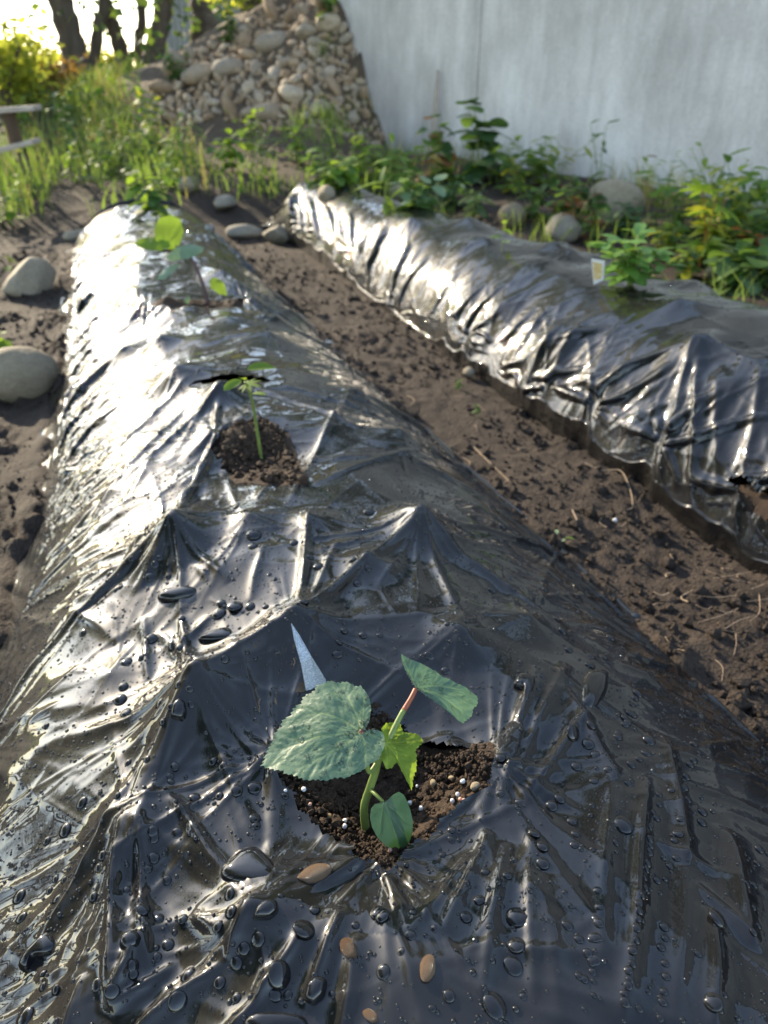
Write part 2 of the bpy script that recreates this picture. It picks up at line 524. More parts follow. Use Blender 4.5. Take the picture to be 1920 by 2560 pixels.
def lines(segs):
    out = [segs[0][0]]
    for a, b, st in segs:
        n = max(1, int(round((b - a) / st)))
        out += list(np.linspace(a, b, n + 1)[1:])
    return np.array(out)

gx = lines([(-400, -60, 60), (-60, -12, 4), (-12, -4, .5), (-4, -1.4, .07), (-1.4, -.75, .02), (-.75, -.12, .0065), (-.12, .5, .05), (.5, .93, .0065), (.93, 1.5, .05), (1.5, 3.6, .03), (3.6, 6, .1), (6, 14, .6), (14, 60, 5), (60, 400, 60)])
ys = [.15]
while ys[-1] < 11: ys.append(ys[-1] + max(.0070, .0070 * ys[-1] / 1.0))
gy = np.concatenate([lines([(-300, -40, 40), (-40, -3, 4), (-3, -.6, .4), (-.6, .15, .03)])[:-1], np.array(ys), lines([(ys[-1], 30, 1), (30, 100, 8), (100, 900, 80)])[1:]])
GX, GY = np.meshgrid(gx, gy)
GZ = terrain(GX, GY)
m_ = (np.abs(GX) < 6) & (GY > -1) & (GY < 14)
GZ[m_] += soil_relief(GX[m_], GY[m_])
ground = link('ground', mesh_np('ground', np.stack([GX, GY, GZ], -1).reshape(-1, 3), grid_faces(*GX.shape)), M['soil'])
vattr(ground.data, 'dry', (sstep(4.2, 5.2, GY) * sstep(.1, .6, GX + .3 * vnoise(GX * 2, GY * 2, 3)) * .9).reshape(-1))
tag(ground, kind='structure')
print('ground', GX.shape, time.time() - T0)

# ------------------------------------------------------------------ concrete wall
def wall_mat():
    m, nt, b = mat_new('streaked_concrete')
    tc = N(nt, 'ShaderNodeTexCoord')
    def no(scale, st, det=6, rough=.65):
        mp = N(nt, 'ShaderNodeMapping'); mp.inputs['Scale'].default_value = st
        n = N(nt, 'ShaderNodeTexNoise'); n.inputs['Scale'].default_value = scale; n.inputs['Detail'].default_value = det; n.inputs['Roughness'].default_value = rough
        nt.links.new(tc.outputs['Object'], mp.inputs[0]); nt.links.new(mp.outputs[0], n.inputs['Vector'])
        return n
    a = no(9, (1, 1, .10), 8, .72); c = no(2.0, (1, 1, .5), 8, .7); d = no(60, (1, 1, 1), 4)
    s1 = N(nt, 'ShaderNodeMath', operation='MULTIPLY_ADD'); nt.links.new(a.outputs[0], s1.inputs[0]); s1.inputs[1].default_value = .26
    s2 = N(nt, 'ShaderNodeMath', operation='MULTIPLY_ADD'); nt.links.new(c.outputs[0], s2.inputs[0]); s2.inputs[1].default_value = .56
    s3 = N(nt, 'ShaderNodeMath', operation='MULTIPLY'); nt.links.new(d.outputs[0], s3.inputs[0]); s3.inputs[1].default_value = .18
    nt.links.new(s3.outputs[0], s2.inputs[2]); nt.links.new(s2.outputs[0], s1.inputs[2])
    r = ramp(nt, [(.38, (.42, .40, .385)), (.49, (.60, .575, .555)), (.60, (.82, .79, .77))], s1.outputs[0])
    nt.links.new(r.outputs[0], b.inputs['Base Color'])
    b.inputs['Roughness'].default_value = .75
    bump(nt, b, s1.outputs[0], .5, .01)
    return m
M['wall'] = wall_mat()
def box_np(x0, x1, y0, y1, z0, z1):
    V = np.array([(x, y, z) for z in (z0, z1) for y in (y0, y1) for x in (x0, x1)], float)
    Fc = np.array([(0, 2, 3, 1), (4, 5, 7, 6), (0, 1, 5, 4), (2, 6, 7, 3), (0, 4, 6, 2), (1, 3, 7, 5)])
    return V, Fc
wall = empty('concrete_wall', (WALL_A[0], WALL_A[1], 0), math.atan2(WALL_D[1], WALL_D[0]))
tag(wall, 'tall grey streaked concrete retaining wall behind the weeds', 'wall')
for k, (a, b_) in enumerate(((-7.2, -3.2), (-3.19, 1.905), (1.915, 3.55))):
    w = Mesh().add(*box_np(a, b_, -.22, 0, -.4, 2.3)).build('wall_panel', False)
    link('wall_panel', w, M['wall'], wall)
capm = Mesh().add(*box_np(-7.2, 3.57, -.25, .03, 2.303, 2.38)).build('coping', False)
link('coping', capm, M['wall'], wall)
# ------------------------------------------------------------------ black mulch film
def gridmap(fn, x0, x1, y0, y1, st=.004):
    ax = np.arange(x0, x1, st)
    ay = np.arange(y0, y1, st)
    H = fn(*np.meshgrid(ax, ay)).astype(np.float32)
    def look(x, y):
        fx = np.clip((x - x0) / st, 0, len(ax) - 2.001)
        fy = np.clip((y - y0) / st, 0, len(ay) - 2.001)
        i = fx.astype(np.int32); j = fy.astype(np.int32)
        a = (fx - i).astype(np.float32); b = (fy - j).astype(np.float32)
        return (H[j, i] * (1 - a) + H[j, i + 1] * a) * (1 - b) + (H[j + 1, i] * (1 - a) + H[j + 1, i + 1] * a) * b
    return look

def drape(X, Y, Z, support, pin_fn, restu, restv, levels, grav=2e-5, bend=.25, damp=.9):
    """a sheet settling over a support surface (position based dynamics, coarse to fine)"""
    f32 = np.float32
    P = np.stack([X, Y, Z], -1).astype(f32)
    nV, nU = P.shape[:2]
    cu = np.concatenate([np.zeros((nV, 1)), np.cumsum(restu, 1)], 1)
    cv = np.concatenate([np.zeros((1, nU)), np.cumsum(restv, 0)], 0)
    S = slice
    for st, iters in levels:
        iu = np.arange(0, nU, st); iv = np.arange(0, nV, st)
        if iu[-1] != nU - 1: iu = np.append(iu, nU - 1)
        if iv[-1] != nV - 1: iv = np.append(iv, nV - 1)
        sel = np.ix_(iv, iu)
        Q = P[sel].copy()
        RU = np.diff(cu[sel], axis=1).astype(f32); RV = np.diff(cv[sel], axis=0).astype(f32)
        pin, target = pin_fn(sel, Q)
        target = target.astype(f32)
        w = np.where(pin, 0, 1).astype(f32)
        m, n = Q.shape[:2]
        cons = []
        for o in (0, 1):
            c = (n - o) // 2
            cons.append(((S(None), S(o, o + 2 * c, 2)), (S(None), S(o + 1, o + 1 + 2 * c, 2)), RU[:, o:o + 2 * c:2], 1.))
            c = (m - o) // 2
            cons.append(((S(o, o + 2 * c, 2), S(None)), (S(o + 1, o + 1 + 2 * c, 2), S(None)), RV[o:o + 2 * c:2], 1.))
        D = np.sqrt(((RU[:-1] + RU[1:]) / 2) ** 2 + ((RV[:, :-1] + RV[:, 1:]) / 2) ** 2)
        for o in (0, 1):
            c = (n - o) // 2
            for p in (0, 1):
                e = (m - p) // 2
                r = D[p:p + 2 * e:2, o:o + 2 * c:2]
                cons.append(((S(p, p + 2 * e, 2), S(o, o + 2 * c, 2)), (S(p + 1, p + 1 + 2 * e, 2), S(o + 1, o + 1 + 2 * c, 2)), r, .6))
                cons.append(((S(p, p + 2 * e, 2), S(o + 1, o + 1 + 2 * c, 2)), (S(p + 1, p + 1 + 2 * e, 2), S(o, o + 2 * c, 2)), r, .6))
        RU2 = RU[:, :-1] + RU[:, 1:]; RV2 = RV[:-1] + RV[1:]
        for o in range(4):
            r = RU2[:, o::4]; c = r.shape[1]
            cons.append(((S(None), S(o, o + 4 * c - 3, 4)), (S(None), S(o + 2, o + 4 * c - 1, 4)), r, bend))
            r = RV2[o::4]; c = r.shape[0]
            cons.append(((S(o, o + 4 * c - 3, 4), S(None)), (S(o + 2, o + 4 * c - 1, 4), S(None)), r, bend))
        prev = Q.copy()
        for it in range(iters):
            vel = (Q - prev) * f32(damp)
            prev = Q.copy()
            Q = Q + vel * w[..., None]
            Q[..., 2] -= f32(grav * st) * w
            Q[pin] = Q[pin] + (target[pin] - Q[pin]) * f32(min(1, (it + 1) / (iters * .3)))
            for a, b, r, k in cons:
                d = Q[b] - Q[a]
                L = np.sqrt((d * d).sum(-1)) + f32(1e-9)
                wa = w[a]; wb = w[b]
                cor = (f32(k) * (L - r) / L / np.maximum(wa + wb, 1))[..., None] * d
                Q[a] += cor * wa[..., None]; Q[b] -= cor * wb[..., None]
            s = support(Q[..., 0], Q[..., 1])
            h = (s > Q[..., 2]) & (w > 0)
            Q[..., 2] = np.where(h, s, Q[..., 2])
            prev = np.where(h[..., None], Q * f32(.6) + prev * f32(.4), prev)
        if st == 1: P = Q
        else:
            dQ = Q - P[sel]
            for ax, idx, nf in ((0, iv, nV), (1, iu, nU)):
                t = np.arange(nf); k = np.clip(np.searchsorted(idx, t, side='right') - 1, 0, len(idx) - 2)
                fr = ((t - idx[k]) / (idx[k + 1] - idx[k])).astype(f32)
                sh = [1, 1, 1]; sh[ax] = -1; fr = fr.reshape(sh)
                dQ = np.take(dQ, k, ax) * (1 - fr) + np.take(dQ, k + 1, ax) * fr
            P = P + dQ
    return P

def up2(P):
    for ax in (0, 1):
        Q = np.moveaxis(P, ax, 0)
        pad = np.concatenate([Q[:1] * 2 - Q[1:2], Q, Q[-1:] * 2 - Q[-2:-1]], 0)
        mid = (-pad[:-3] + 9 * pad[1:-2] + 9 * pad[2:-1] - pad[3:]) / 16
        out = np.empty((Q.shape[0] * 2 - 1,) + Q.shape[1:], Q.dtype)
        out[0::2] = Q; out[1::2] = mid
        P = np.moveaxis(out, 0, ax)
    return P

def grid_normals(P):
    n = np.cross(np.gradient(P, axis=1), np.gradient(P, axis=0))
    n /= np.linalg.norm(n, axis=-1, keepdims=True) + 1e-12
    return n * np.sign(n[..., 2:3].mean())

def fold_profile(n, k):
    return np.exp(-np.sqrt(n * n + .0015) * k)

def star_folds(x, y, stars, seed=0):
    """creases running out from points where the film is held up or pulled down"""
    D = np.zeros(x.shape, np.float32)
    for i, (c, A, r0, R, k) in enumerate(stars):
        m = (np.abs(x - c[0]) < R * 3) & (np.abs(y - c[1]) < R * 3)
        if not m.any(): continue
        dx = x[m] - c[0]; dy = y[m] - c[1]
        q = np.hypot(dx, dy) + 1e-6
        th = np.arctan2(dy, dx) + .07 * vnoise(dx * 7, dy * 7, seed + i)
        cs = np.cos(th) * k; sn = np.sin(th) * k
        f = fold_profile(vnoise(cs + 31.7, sn + 11.3, seed + i * 7), 5) - .22 + .2 * (fold_profile(vnoise(cs * 2.3 + 3.7, sn * 2.3 - 8.3, seed + i), 6) - .2)
        s = .5 + .5 * np.clip(vnoise(np.cos(th) * 1.3 + 9, np.sin(th) * 1.3, seed + i + 3) * 2.2, -1, 1)
        D[m] += A * s * f * (q / r0) * np.exp(1 - q / r0) * np.clip((R * 3 - q) / (R * .8), 0, 1)
    return D

def seg_fold(x, y, D, a, b, h, w):
    d = np.array(b[:2]) - np.array(a[:2]); L = math.hypot(*d)
    m = (x > min(a[0], b[0]) - w * 5) & (x < max(a[0], b[0]) + w * 5) & (y > min(a[1], b[1]) - w * 5) & (y < max(a[1], b[1]) + w * 5)
    if not m.any(): return
    X_ = x[m] - a[0]; Y_ = y[m] - a[1]
    t = (X_ * d[0] + Y_ * d[1]) / L / L
    q = (X_ * -d[1] + Y_ * d[0]) / L + .12 * w * np.sin(t * 7 + L * 90)
    tt = np.clip(t, 0, 1)
    env = (4 * tt * (1 - tt)) ** .6
    D[m] += h * env * np.exp(-np.sqrt((q / w) ** 2 + .02) * 1.3)

def inpoly(x, y, poly):
    r = np.zeros(np.shape(x), bool)
    n = len(poly)
    for i in range(n):
        x0, y0 = poly[i][:2]; x1, y1 = poly[(i + 1) % n][:2]
        c = ((y0 > y) != (y1 > y)) & (x < (x1 - x0) * (y - y0) / (y1 - y0 + 1e-12) + x0)
        r ^= c
    return r

rng = np.random.default_rng(7)
# ---- bed 1: the near bed
PK = [(480, 1680, .040, .06), (430, 1290, .042, .06), (740, 1550, .030, .05), (300, 1960, .016, .05), (1055, 1290, .036, .06), (920, 1400, .012, .04), (1150, 1560, .016, .04),
      (240, 1560, .012, .05), (640, 2240, .016, .05), (1050, 2400, .010, .06), (1220, 1850, .014, .05), (620, 1280, .012, .05), (780, 1290, .012, .04), (1330, 1480, .012, .05), (200, 2300, .016, .05), (900, 940, .02, .07), (440, 920, .025, .07), (720, 700, .02, .1), (1000, 1050, .018, .07)]
PK1 = [(at_z(a, b, .19)[:2], h, r) for a, b, h, r in PK]
for i in range(46):
    PK1.append((np.array([rng.uniform(.02, .37), rng.uniform(1.15, 3.5)]), rng.uniform(.008, .03), rng.uniform(.05, .10)))
hole_px = [([(690, 1950), (745, 2040), (850, 2125), (935, 2200), (975, 2205), (1030, 2140), (1140, 2070), (1222, 2000), (1215, 1900), (1120, 1880), (1040, 1850), (980, 1795), (900, 1765), (780, 1800), (700, 1880)], .152),
           ([(530, 1140), (555, 1105), (600, 1085), (660, 1078), (715, 1100), (750, 1180), (772, 1245), (700, 1235), (600, 1205)], .168),
           ([(470, 950), (560, 936), (640, 938), (700, 950), (640, 957), (540, 958)], .185),
           ([(372, 772), (450, 745), (560, 742), (612, 735), (595, 757), (540, 772), (470, 787)], .17),
           ([(395, 640), (430, 632), (470, 640), (440, 648)], .18)]
HOLES1 = [[at_z(a, b, z)[:2] for a, b in pl] for pl, z in hole_px]
HC = [np.mean(h, 0) for h in HOLES1]
HD = [(HC[0], .075, .050), (HC[1], .07, .030), (HC[3], .10, .022)]

def support1(x, y):
    d = np.abs(x - mid1(y) - .01 * np.sin(y * 2.3)) * .38 / half1(y)
    z = .182 * hump(d / .38)
    z = z + sstep(.36, .2, d) * .010 * fbm(x * 5, y * 5, 2, 1)
    lift = np.zeros_like(z)
    for c, h, r in PK1:
        lift = np.maximum(lift, h * np.clip(1 - np.hypot(x - c[0], y - c[1]) / r, 0, 1) ** 1.25)
    z = z + lift
    for c, r, dp in HD:
        z = z - dp * np.exp(-(np.hypot(x - c[0], (y - c[1])) / r) ** 2)
    return z - .004

look1 = gridmap(support1, -.45, .85, -.25, 3.9)
PIN1 = [(at_z(a, b, z), r, k) for a, b, z, r, k in ((1236, 1990, .146, .020, .68), (957, 2215, .138, .024, .65), (690, 1930, .148, .012, .7), (545, 1118, .16, .016, .7), (372, 772, .165, .03, .65), (612, 737, .165, .03, .65))]
PIN1 = [(np.array([c[0], c[1], float(support1(np.array([c[0]]), np.array([c[1]]))[0]) + .009]), r, k) for c, r, k in PIN1]

def edge_pins(cx, half, y0, y1, sides, r0=.012, r1=.032, z=0.0):
    out = []
    for s in sides:
        y = y0
        while y < y1:
            out.append((np.array([cx(y) + s * (half(y) + rng.uniform(-.025, .01)), y, z]), rng.uniform(r0, r1), rng.uniform(.55, .85)))
            y += rng.uniform(.035, .11)
    return out

def make_film(name, cxf, hf, half, h, top, arcw, nU, rows, look, peaks, pins, excess, segs, holes, seed, crump, levels):
    global rng
    nV = len(rows)
    s = np.linspace(-arcw, arcw, nU)
    xs = np.linspace(-half - .1, half + .1, 2001)
    zs = (h + .015) * hump(np.abs(xs) / half, top)
    arc = np.concatenate([[0], np.cumsum(np.hypot(np.diff(xs), np.diff(zs)))]); arc -= arc[1000]
    Y = np.tile(rows[:, None], (1, nU)); X = np.interp(s, arc, xs)[None] * (hf(rows) / half)[:, None] + cxf(rows)[:, None]; Z = np.tile(np.interp(s, arc, zs), (nV, 1)) + .01
    restu = np.hypot(np.diff(X, axis=1), np.diff(Z, axis=1))
    Z = Z + .002 * fbm(X * 14, Y * 14, 2, seed) + rng.normal(0, .0003, Z.shape)
    side = sstep(arcw * .3, arcw * .7, np.abs(s))
    restv = np.diff(rows)[:, None] * (excess[0] + excess[1] * side)[None]
    X0, Y0 = X, Y
    def pin_fn(sel, Q):
        p = np.zeros(Q.shape[:2], bool)
        t = Q.copy()
        x = X0[sel]; y = Y0[sel]
        for c, r, k in pins:
            hh = np.hypot(x - c[0], y - c[1]) < r
            p |= hh
            t[hh, 0] = c[0] + (x[hh] - c[0]) * k; t[hh, 1] = c[1] + (y[hh] - c[1]) * k
            t[hh, 2] = look(t[hh, 0], t[hh, 1]) if c[2] == 0 else c[2]
        p[:, 0] = p[:, -1] = True; p[0] = p[-1] = True
        t[:, 0, 2] = -.025; t[:, -1, 2] = -.025
        t[0, :, 2] = np.minimum(t[0, :, 2], .1); t[-1, :, 2] = -.02
        return p, t
    P = drape(X, Y, Z, look, pin_fn, restu, restv, levels)
    if seed == 5:                    # the near left flank lies smoother
        Q = P.copy()
        for _ in range(60):
            Q[1:-1] = (Q[:-2] + 2 * Q[1:-1] + Q[2:]) / 4
            Q[:, 1:-1] = (Q[:, :-2] + 2 * Q[:, 1:-1] + Q[:, 2:]) / 4
        wgt = (sstep(-.02, -.12, P[..., 0]) * sstep(1.4, 1.15, P[..., 1]) * .85)[..., None]
        P = (P * (1 - wgt) + Q * wgt).astype(np.float32)
    P = up2(P).astype(np.float64)
    nV, nU = P.shape[:2]
    Nn = grid_normals(P)
    x = P[..., 0]; y = P[..., 1]
    stars = [(c, .13 * hh, .05, .12, 2.4) for c, hh, r in peaks]
    stars += [(c[:2], (.0040 if c[2] else (.0030 if seed == 11 else .0045)), .05 if c[2] else .07, .15, 3.6) for c, r, k in pins]
    D = star_folds(x, y, stars, seed)
    wx = x + .05 * vnoise(x * 5, y * 5, 21); wy = y + .05 * vnoise(x * 5 + 5, y * 5, 22)
    cr = np.abs(fbm(wx * 7, wy * 7, 2, seed + 31, .5))
    D += -crump * np.sqrt(cr * cr + .0015) * sstep(-.3, .5, vnoise(x * 3.3, y * 3.3, seed + 40))
    sd = np.abs(x - cxf(y)) * half / hf(y); sl = sstep(half * .4, half * .7, sd) * sstep(half * 1.08, half * .85, sd)
    u = y * (11 if seed == 11 else 15) + 4 * sd + .35 * vnoise(x * 3, y * 4, 60)
    z0 = np.zeros_like(u)
    amp = .5 + .5 * vnoise(y * 4, z0 + 5, seed + 70)
    D += sl * (1.9 if seed == 11 else .4 + 1.2 * sstep(.8, 1.6, y)) * (.0045 * amp * (fold_profile(vnoise(u, z0 + .5, seed + 61), 4) - .3) + .0012 * (fold_profile(vnoise(u * 2.3, z0 + .5, seed + 62), 4) - .3))
    for a, b, hh, w in segs: seg_fold(x, y, D, a, b, hh, w)
    D *= sstep(-.005, .05, P[..., 2])
    P = P + Nn * D[..., None]
    cxy = (P[:-1, :-1] + P[1:, 1:]) / 2
    keep = np.ones((nV - 1, nU - 1), bool)
    for poly in holes:
        jag = .004 * vnoise(cxy[..., 0] * 60, cxy[..., 1] * 60, seed) + .003 * vnoise(cxy[..., 0] * 170, cxy[..., 1] * 170, seed + 1)
        keep &= ~inpoly(cxy[..., 0] + jag, cxy[..., 1] + jag, poly)
    f = grid_faces(nV, nU, keep)
    me = mesh_np(name, P.reshape(-1, 3), f)
    return P, grid_normals(P), keep, me

rows = [-.12]
while rows[-1] < 3.6: rows.append(rows[-1] + max(.0042, .0042 * rows[-1] / .68))
SEG1 = []
for ax, ay, bx, by, h, w in (
        (1545, 1840, 1500, 2420, .004, .012), (1640, 1850, 1560, 2540, .005, .009), (1740, 1990, 1700, 2560, .003, .014), (1810, 2200, 1800, 2560, .004, .008), (1690, 1720, 1745, 2100, .004, .008), (1860, 1950, 1910, 2300, .004, .012), (1420, 1650, 1560, 1900, .004, .009), (1350, 2150, 1420, 2560, .003, .016),
        (1260, 1930, 1345, 1620, .006, .006), (1290, 1900, 1425, 1590, .005, .006), (1310, 1960, 1480, 1720, .004, .006), (1230, 2030, 1110, 2330, .006, .007), (1270, 2060, 1200, 2500, .005, .007), (1190, 2090, 1020, 2330, .004, .005), (1330, 2040, 1330, 2500, .003, .008),
        (470, 1700, 10, 2230, .006, .010), (455, 1710, 110, 2420, .004, .008), (290, 1950, 235, 2390, .009, .007), (335, 1960, 340, 2360, .007, .006), (395, 1900, 570, 2130, .006, .006), (480, 1690, 640, 2050, .004, .008),
        (430, 1295, 570, 1420, .004, .006), 
        (740, 1545, 1050, 1300, .005, .007), (1050, 1290, 1160, 1560, .006, .007), (1055, 1290, 1430, 1490, .006, .007), (775, 1260, 745, 1540, .007, .006), (1050, 1300, 940, 1470, .004, .006), (850, 1330, 760, 1530, .004, .006), (480, 1690, 735, 1555, .006, .006),
        (380, 1480, 500, 1620, .004, .005), (440, 1460, 470, 1610, .005, .005), (340, 1440, 350, 1600, .004, .005), (520, 1470, 420, 1560, .004, .005),
        (240, 2420, 330, 2250, .010, .006), (240, 2420, 420, 2330, .006, .005), (230, 2540, 560, 2350, .008, .006), (560, 2350, 640, 2220, .007, .005), (520, 2560, 700, 2400, .006, .006), (640, 2440, 760, 2300, .006, .005), (760, 2480, 860, 2250, .007, .006), (460, 2200, 560, 2290, .004, .005), (60, 2560, 190, 2330, .006, .007), (850, 2560, 900, 2320, .005, .007),
        (720, 1250, 900, 900, .005, .008), (780, 1200, 1050, 1080, .004, .007), (760, 1130, 960, 1120, .003, .007), (640, 960, 900, 1060, .006, .008), (700, 950, 1000, 1000, .005, .008), (600, 960, 300, 1130, .006, .008), (500, 960, 200, 1180, .005, .008), (470, 930, 190, 1080, .004, .008), (530, 1150, 300, 1330, .005, .007)):
    SEG1.append((at_z(ax, ay, .19), at_z(bx, by, .185), h * (1.35 if ax < 1300 else 1.9), w * (1 if ax < 1300 else .85)))
for k in range(85):
    y_ = rng.uniform(.12, 1.1) if k < 35 else rng.uniform(1.0, 3.4)
    x_ = mid1(y_) + rng.uniform(-.75, .75) * half1(y_)
    # creases run mostly towards the nearest lifted point, some at random
    c = min(PK1, key=lambda q: math.hypot(q[0][0] - x_, q[0][1] - y_))[0]
    a = math.atan2(c[1] - y_, c[0] - x_) + rng.normal(0, .35) if rng.random() < .6 else rng.uniform(0, 3.14)
    l = rng.uniform(.03, .11) * (1.4 if k < 35 else 1.5)
    SEG1.append((np.array([x_ - math.cos(a) * l / 2, y_ - math.sin(a) * l / 2]), np.array([x_ + math.cos(a) * l / 2, y_ + math.sin(a) * l / 2]), rng.uniform(.0015, .0045) * (1 if rng.random() < .75 else -.8), rng.uniform(.004, .011) * (1 if k < 35 else 1.4)))
# fine sharp creases running out from the lifted and held points
HUBS = [c for c, h, r in PK1] + [c[:2] for c, r, k in PIN1]
for k in range(190):
    y_ = rng.uniform(.12, 1.15) if k < 150 else rng.uniform(1.1, 2.4)
    x_ = mid1(y_) + rng.uniform(-.8, .8) * half1(y_)
    c = min(HUBS, key=lambda q: math.hypot(q[0] - x_, q[1] - y_) + rng.uniform(0, .04))
    a = math.atan2(c[1] - y_, c[0] - x_) + rng.normal(0, .18)
    l = rng.uniform(.025, .12)
    SEG1.append((np.array([x_ - math.cos(a) * l / 2, y_ - math.sin(a) * l / 2]), np.array([x_ + math.cos(a) * l / 2, y_ + math.sin(a) * l / 2]), rng.uniform(.0007, .0019), rng.uniform(.0022, .0040)))
pins1 = PIN1 + edge_pins(mid1, lambda y: half1(y) - .005, -.05, 3.5, (-1, 1))
P1, N1, KEEP1, me1 = make_film('mulch_film', mid1, half1, .38, .182, 2.3, .475, 245, np.array(rows), look1, PK1, pins1, (1.006, .030), SEG1, HOLES1, 5, .0022, ((4, 150), (2, 110), (1, 60)))
film1 = link('mulch_film', me1, M['film'])
tag(film1, 'wrinkled wet black plastic mulch film over the near planting bed', 'mulch film')
print('film1', P1.shape, time.time() - T0)

# ---- bed 2: the bed on the right
PK2 = []
for a, b, h, r in ((1740, 835, .02, .07), (1380, 745, .03, .08), (1500, 800, .015, .06), (1250, 680, .02, .07), (1150, 650, .02, .08), (940, 580, .02, .1), (1840, 900, .01, .06), (1640, 880, .008, .05)):
    PK2.append((at_z(a, b, .225)[:2], h, r))
for i in range(22):
    y_ = rng.uniform(.5, 3.7); PK2.append((np.array([mid2(y_) + rng.uniform(-.5, .5) * half2(y_), y_]), rng.uniform(.010, .034), rng.uniform(.05, .12)))
def support2(x, y):
    d = np.abs(x - mid2(y) - .010 * np.sin(y * 3.1 + 1)) * .33 / half2(y)
    z = .228 * hump(d / .33, 2.6, .85) * (.1 + .9 * sstep(4.0, 3.55, y))
    z = z + sstep(.32, .2, d) * .010 * fbm(x * 5, y * 5, 2, 91)
    lift = np.zeros_like(z)
    for c, h, r in PK2:
        lift = np.maximum(lift, h * np.clip(1 - np.hypot(x - c[0], y - c[1]) / r, 0, 1) ** 1.25)
    return z + lift - .004
look2 = gridmap(support2, .55, 1.8, .0, 4.3, .005)
rows2 = [.3]
while rows2[-1] < 4.0: rows2.append(rows2[-1] + max(.0075, .0062 * rows2[-1] / .9))
SEG2 = []
for ax, ay, bx, by, h, w in ((1740, 840, 1650, 1180, .010, .010), (1745, 850, 1740, 1230, .010, .009), (1750, 850, 1850, 1120, .008, .010), (1500, 830, 1430, 1050, .005, .008), (1380, 760, 1180, 960, .006, .009), (1380, 760, 1290, 960, .005, .008), (1560, 900, 1480, 1120, .005, .008), (1620, 1040, 1530, 1110, .010, .006), (1640, 1000, 1600, 1150, .006, .008), (1180, 680, 1060, 850, .005, .01), (1800, 900, 1790, 1230, .007, .01), (1900, 900, 1850, 1300, .007, .01)):
    SEG2.append((at_z(ax, ay, .21), at_z(bx, by, .06), h, w))
pins2 = edge_pins(mid2, lambda y: half2(y) - .005, .35, 3.9, (-1, 1))
tear = [hit(a, b)[:2] for a, b in ((1816, 1206), (1870, 1212), (1960, 1255), (2000, 1300), (1945, 1310), (1862, 1275))]
P2, N2, KEEP2, me2 = make_film('mulch_film', mid2, half2, .33, .228, 2.6, .435, 130, np.array(rows2), look2, PK2, pins2, (1.006, .035), SEG2, [tear], 11, .003, ((4, 140), (2, 100), (1, 55)))
film2 = link('mulch_film', me2, M['film'])
tag(film2, 'pleated black plastic mulch film over the right-hand bed nearer the wall', 'mulch film')
print('film2', P2.shape, time.time() - T0)

# ---- soil that shows in the planting holes
def poly_dist(x, y, poly):
    """distance to the polygon, negative inside"""
    d = np.full(np.shape(x), 9.0)
    n = len(poly)
    for i in range(n):
        a = np.array(poly[i][:2]); b = np.array(poly[(i + 1) % n][:2]); e = b - a
        t = np.clip(((x - a[0]) * e[0] + (y - a[1]) * e[1]) / (e @ e), 0, 1)
        d = np.minimum(d, np.hypot(x - a[0] - e[0] * t, y - a[1] - e[1] * t))
    return np.where(inpoly(x, y, poly), -d, d)

def soil_patch(poly, look, zoff, k, grow=.02):
    poly = np.array(poly); c = (poly.max(0) + poly.min(0)) / 2; r = (poly.max(0) - poly.min(0)) / 2 + grow
    st = .0020 if k == 0 else .004
    ax = np.arange(c[0] - r[0], c[0] + r[0], st); ay = np.arange(c[1] - r[1], c[1] + r[1], st)
    x, y = np.meshgrid(ax, ay)
    e = poly_dist(x, y, poly)
    z = look(x, y) + zoff - .003 * sstep(-.02, 0, e) - .035 * sstep(.005, .018, e)
    rel = .006 * fbm(x * 30, y * 30, 2, 5) + .0035 * (1 - np.abs(vnoise(x * 120, y * 120, 6)) * 2) + .0016 * (1 - 2 * np.abs(vnoise(x * 300, y * 300, 8)))
    z = z + rel * (1 - .7 * sstep(-.012, .0, e))
    o = link('planting_soil', mesh_np('planting_soil', np.stack([x, y, z], -1).reshape(-1, 3), grid_faces(*x.shape)), M['potting'])
    return tag(o, kind='structure')
soil1 = [soil_patch(HOLES1[i], look1, dz, 0 if i == 0 else 1) for i, dz in ((0, .004), (1, .004), (2, -.012), (3, .004), (4, -.006))]
soil_patch(tear, look2, -.008, 1)
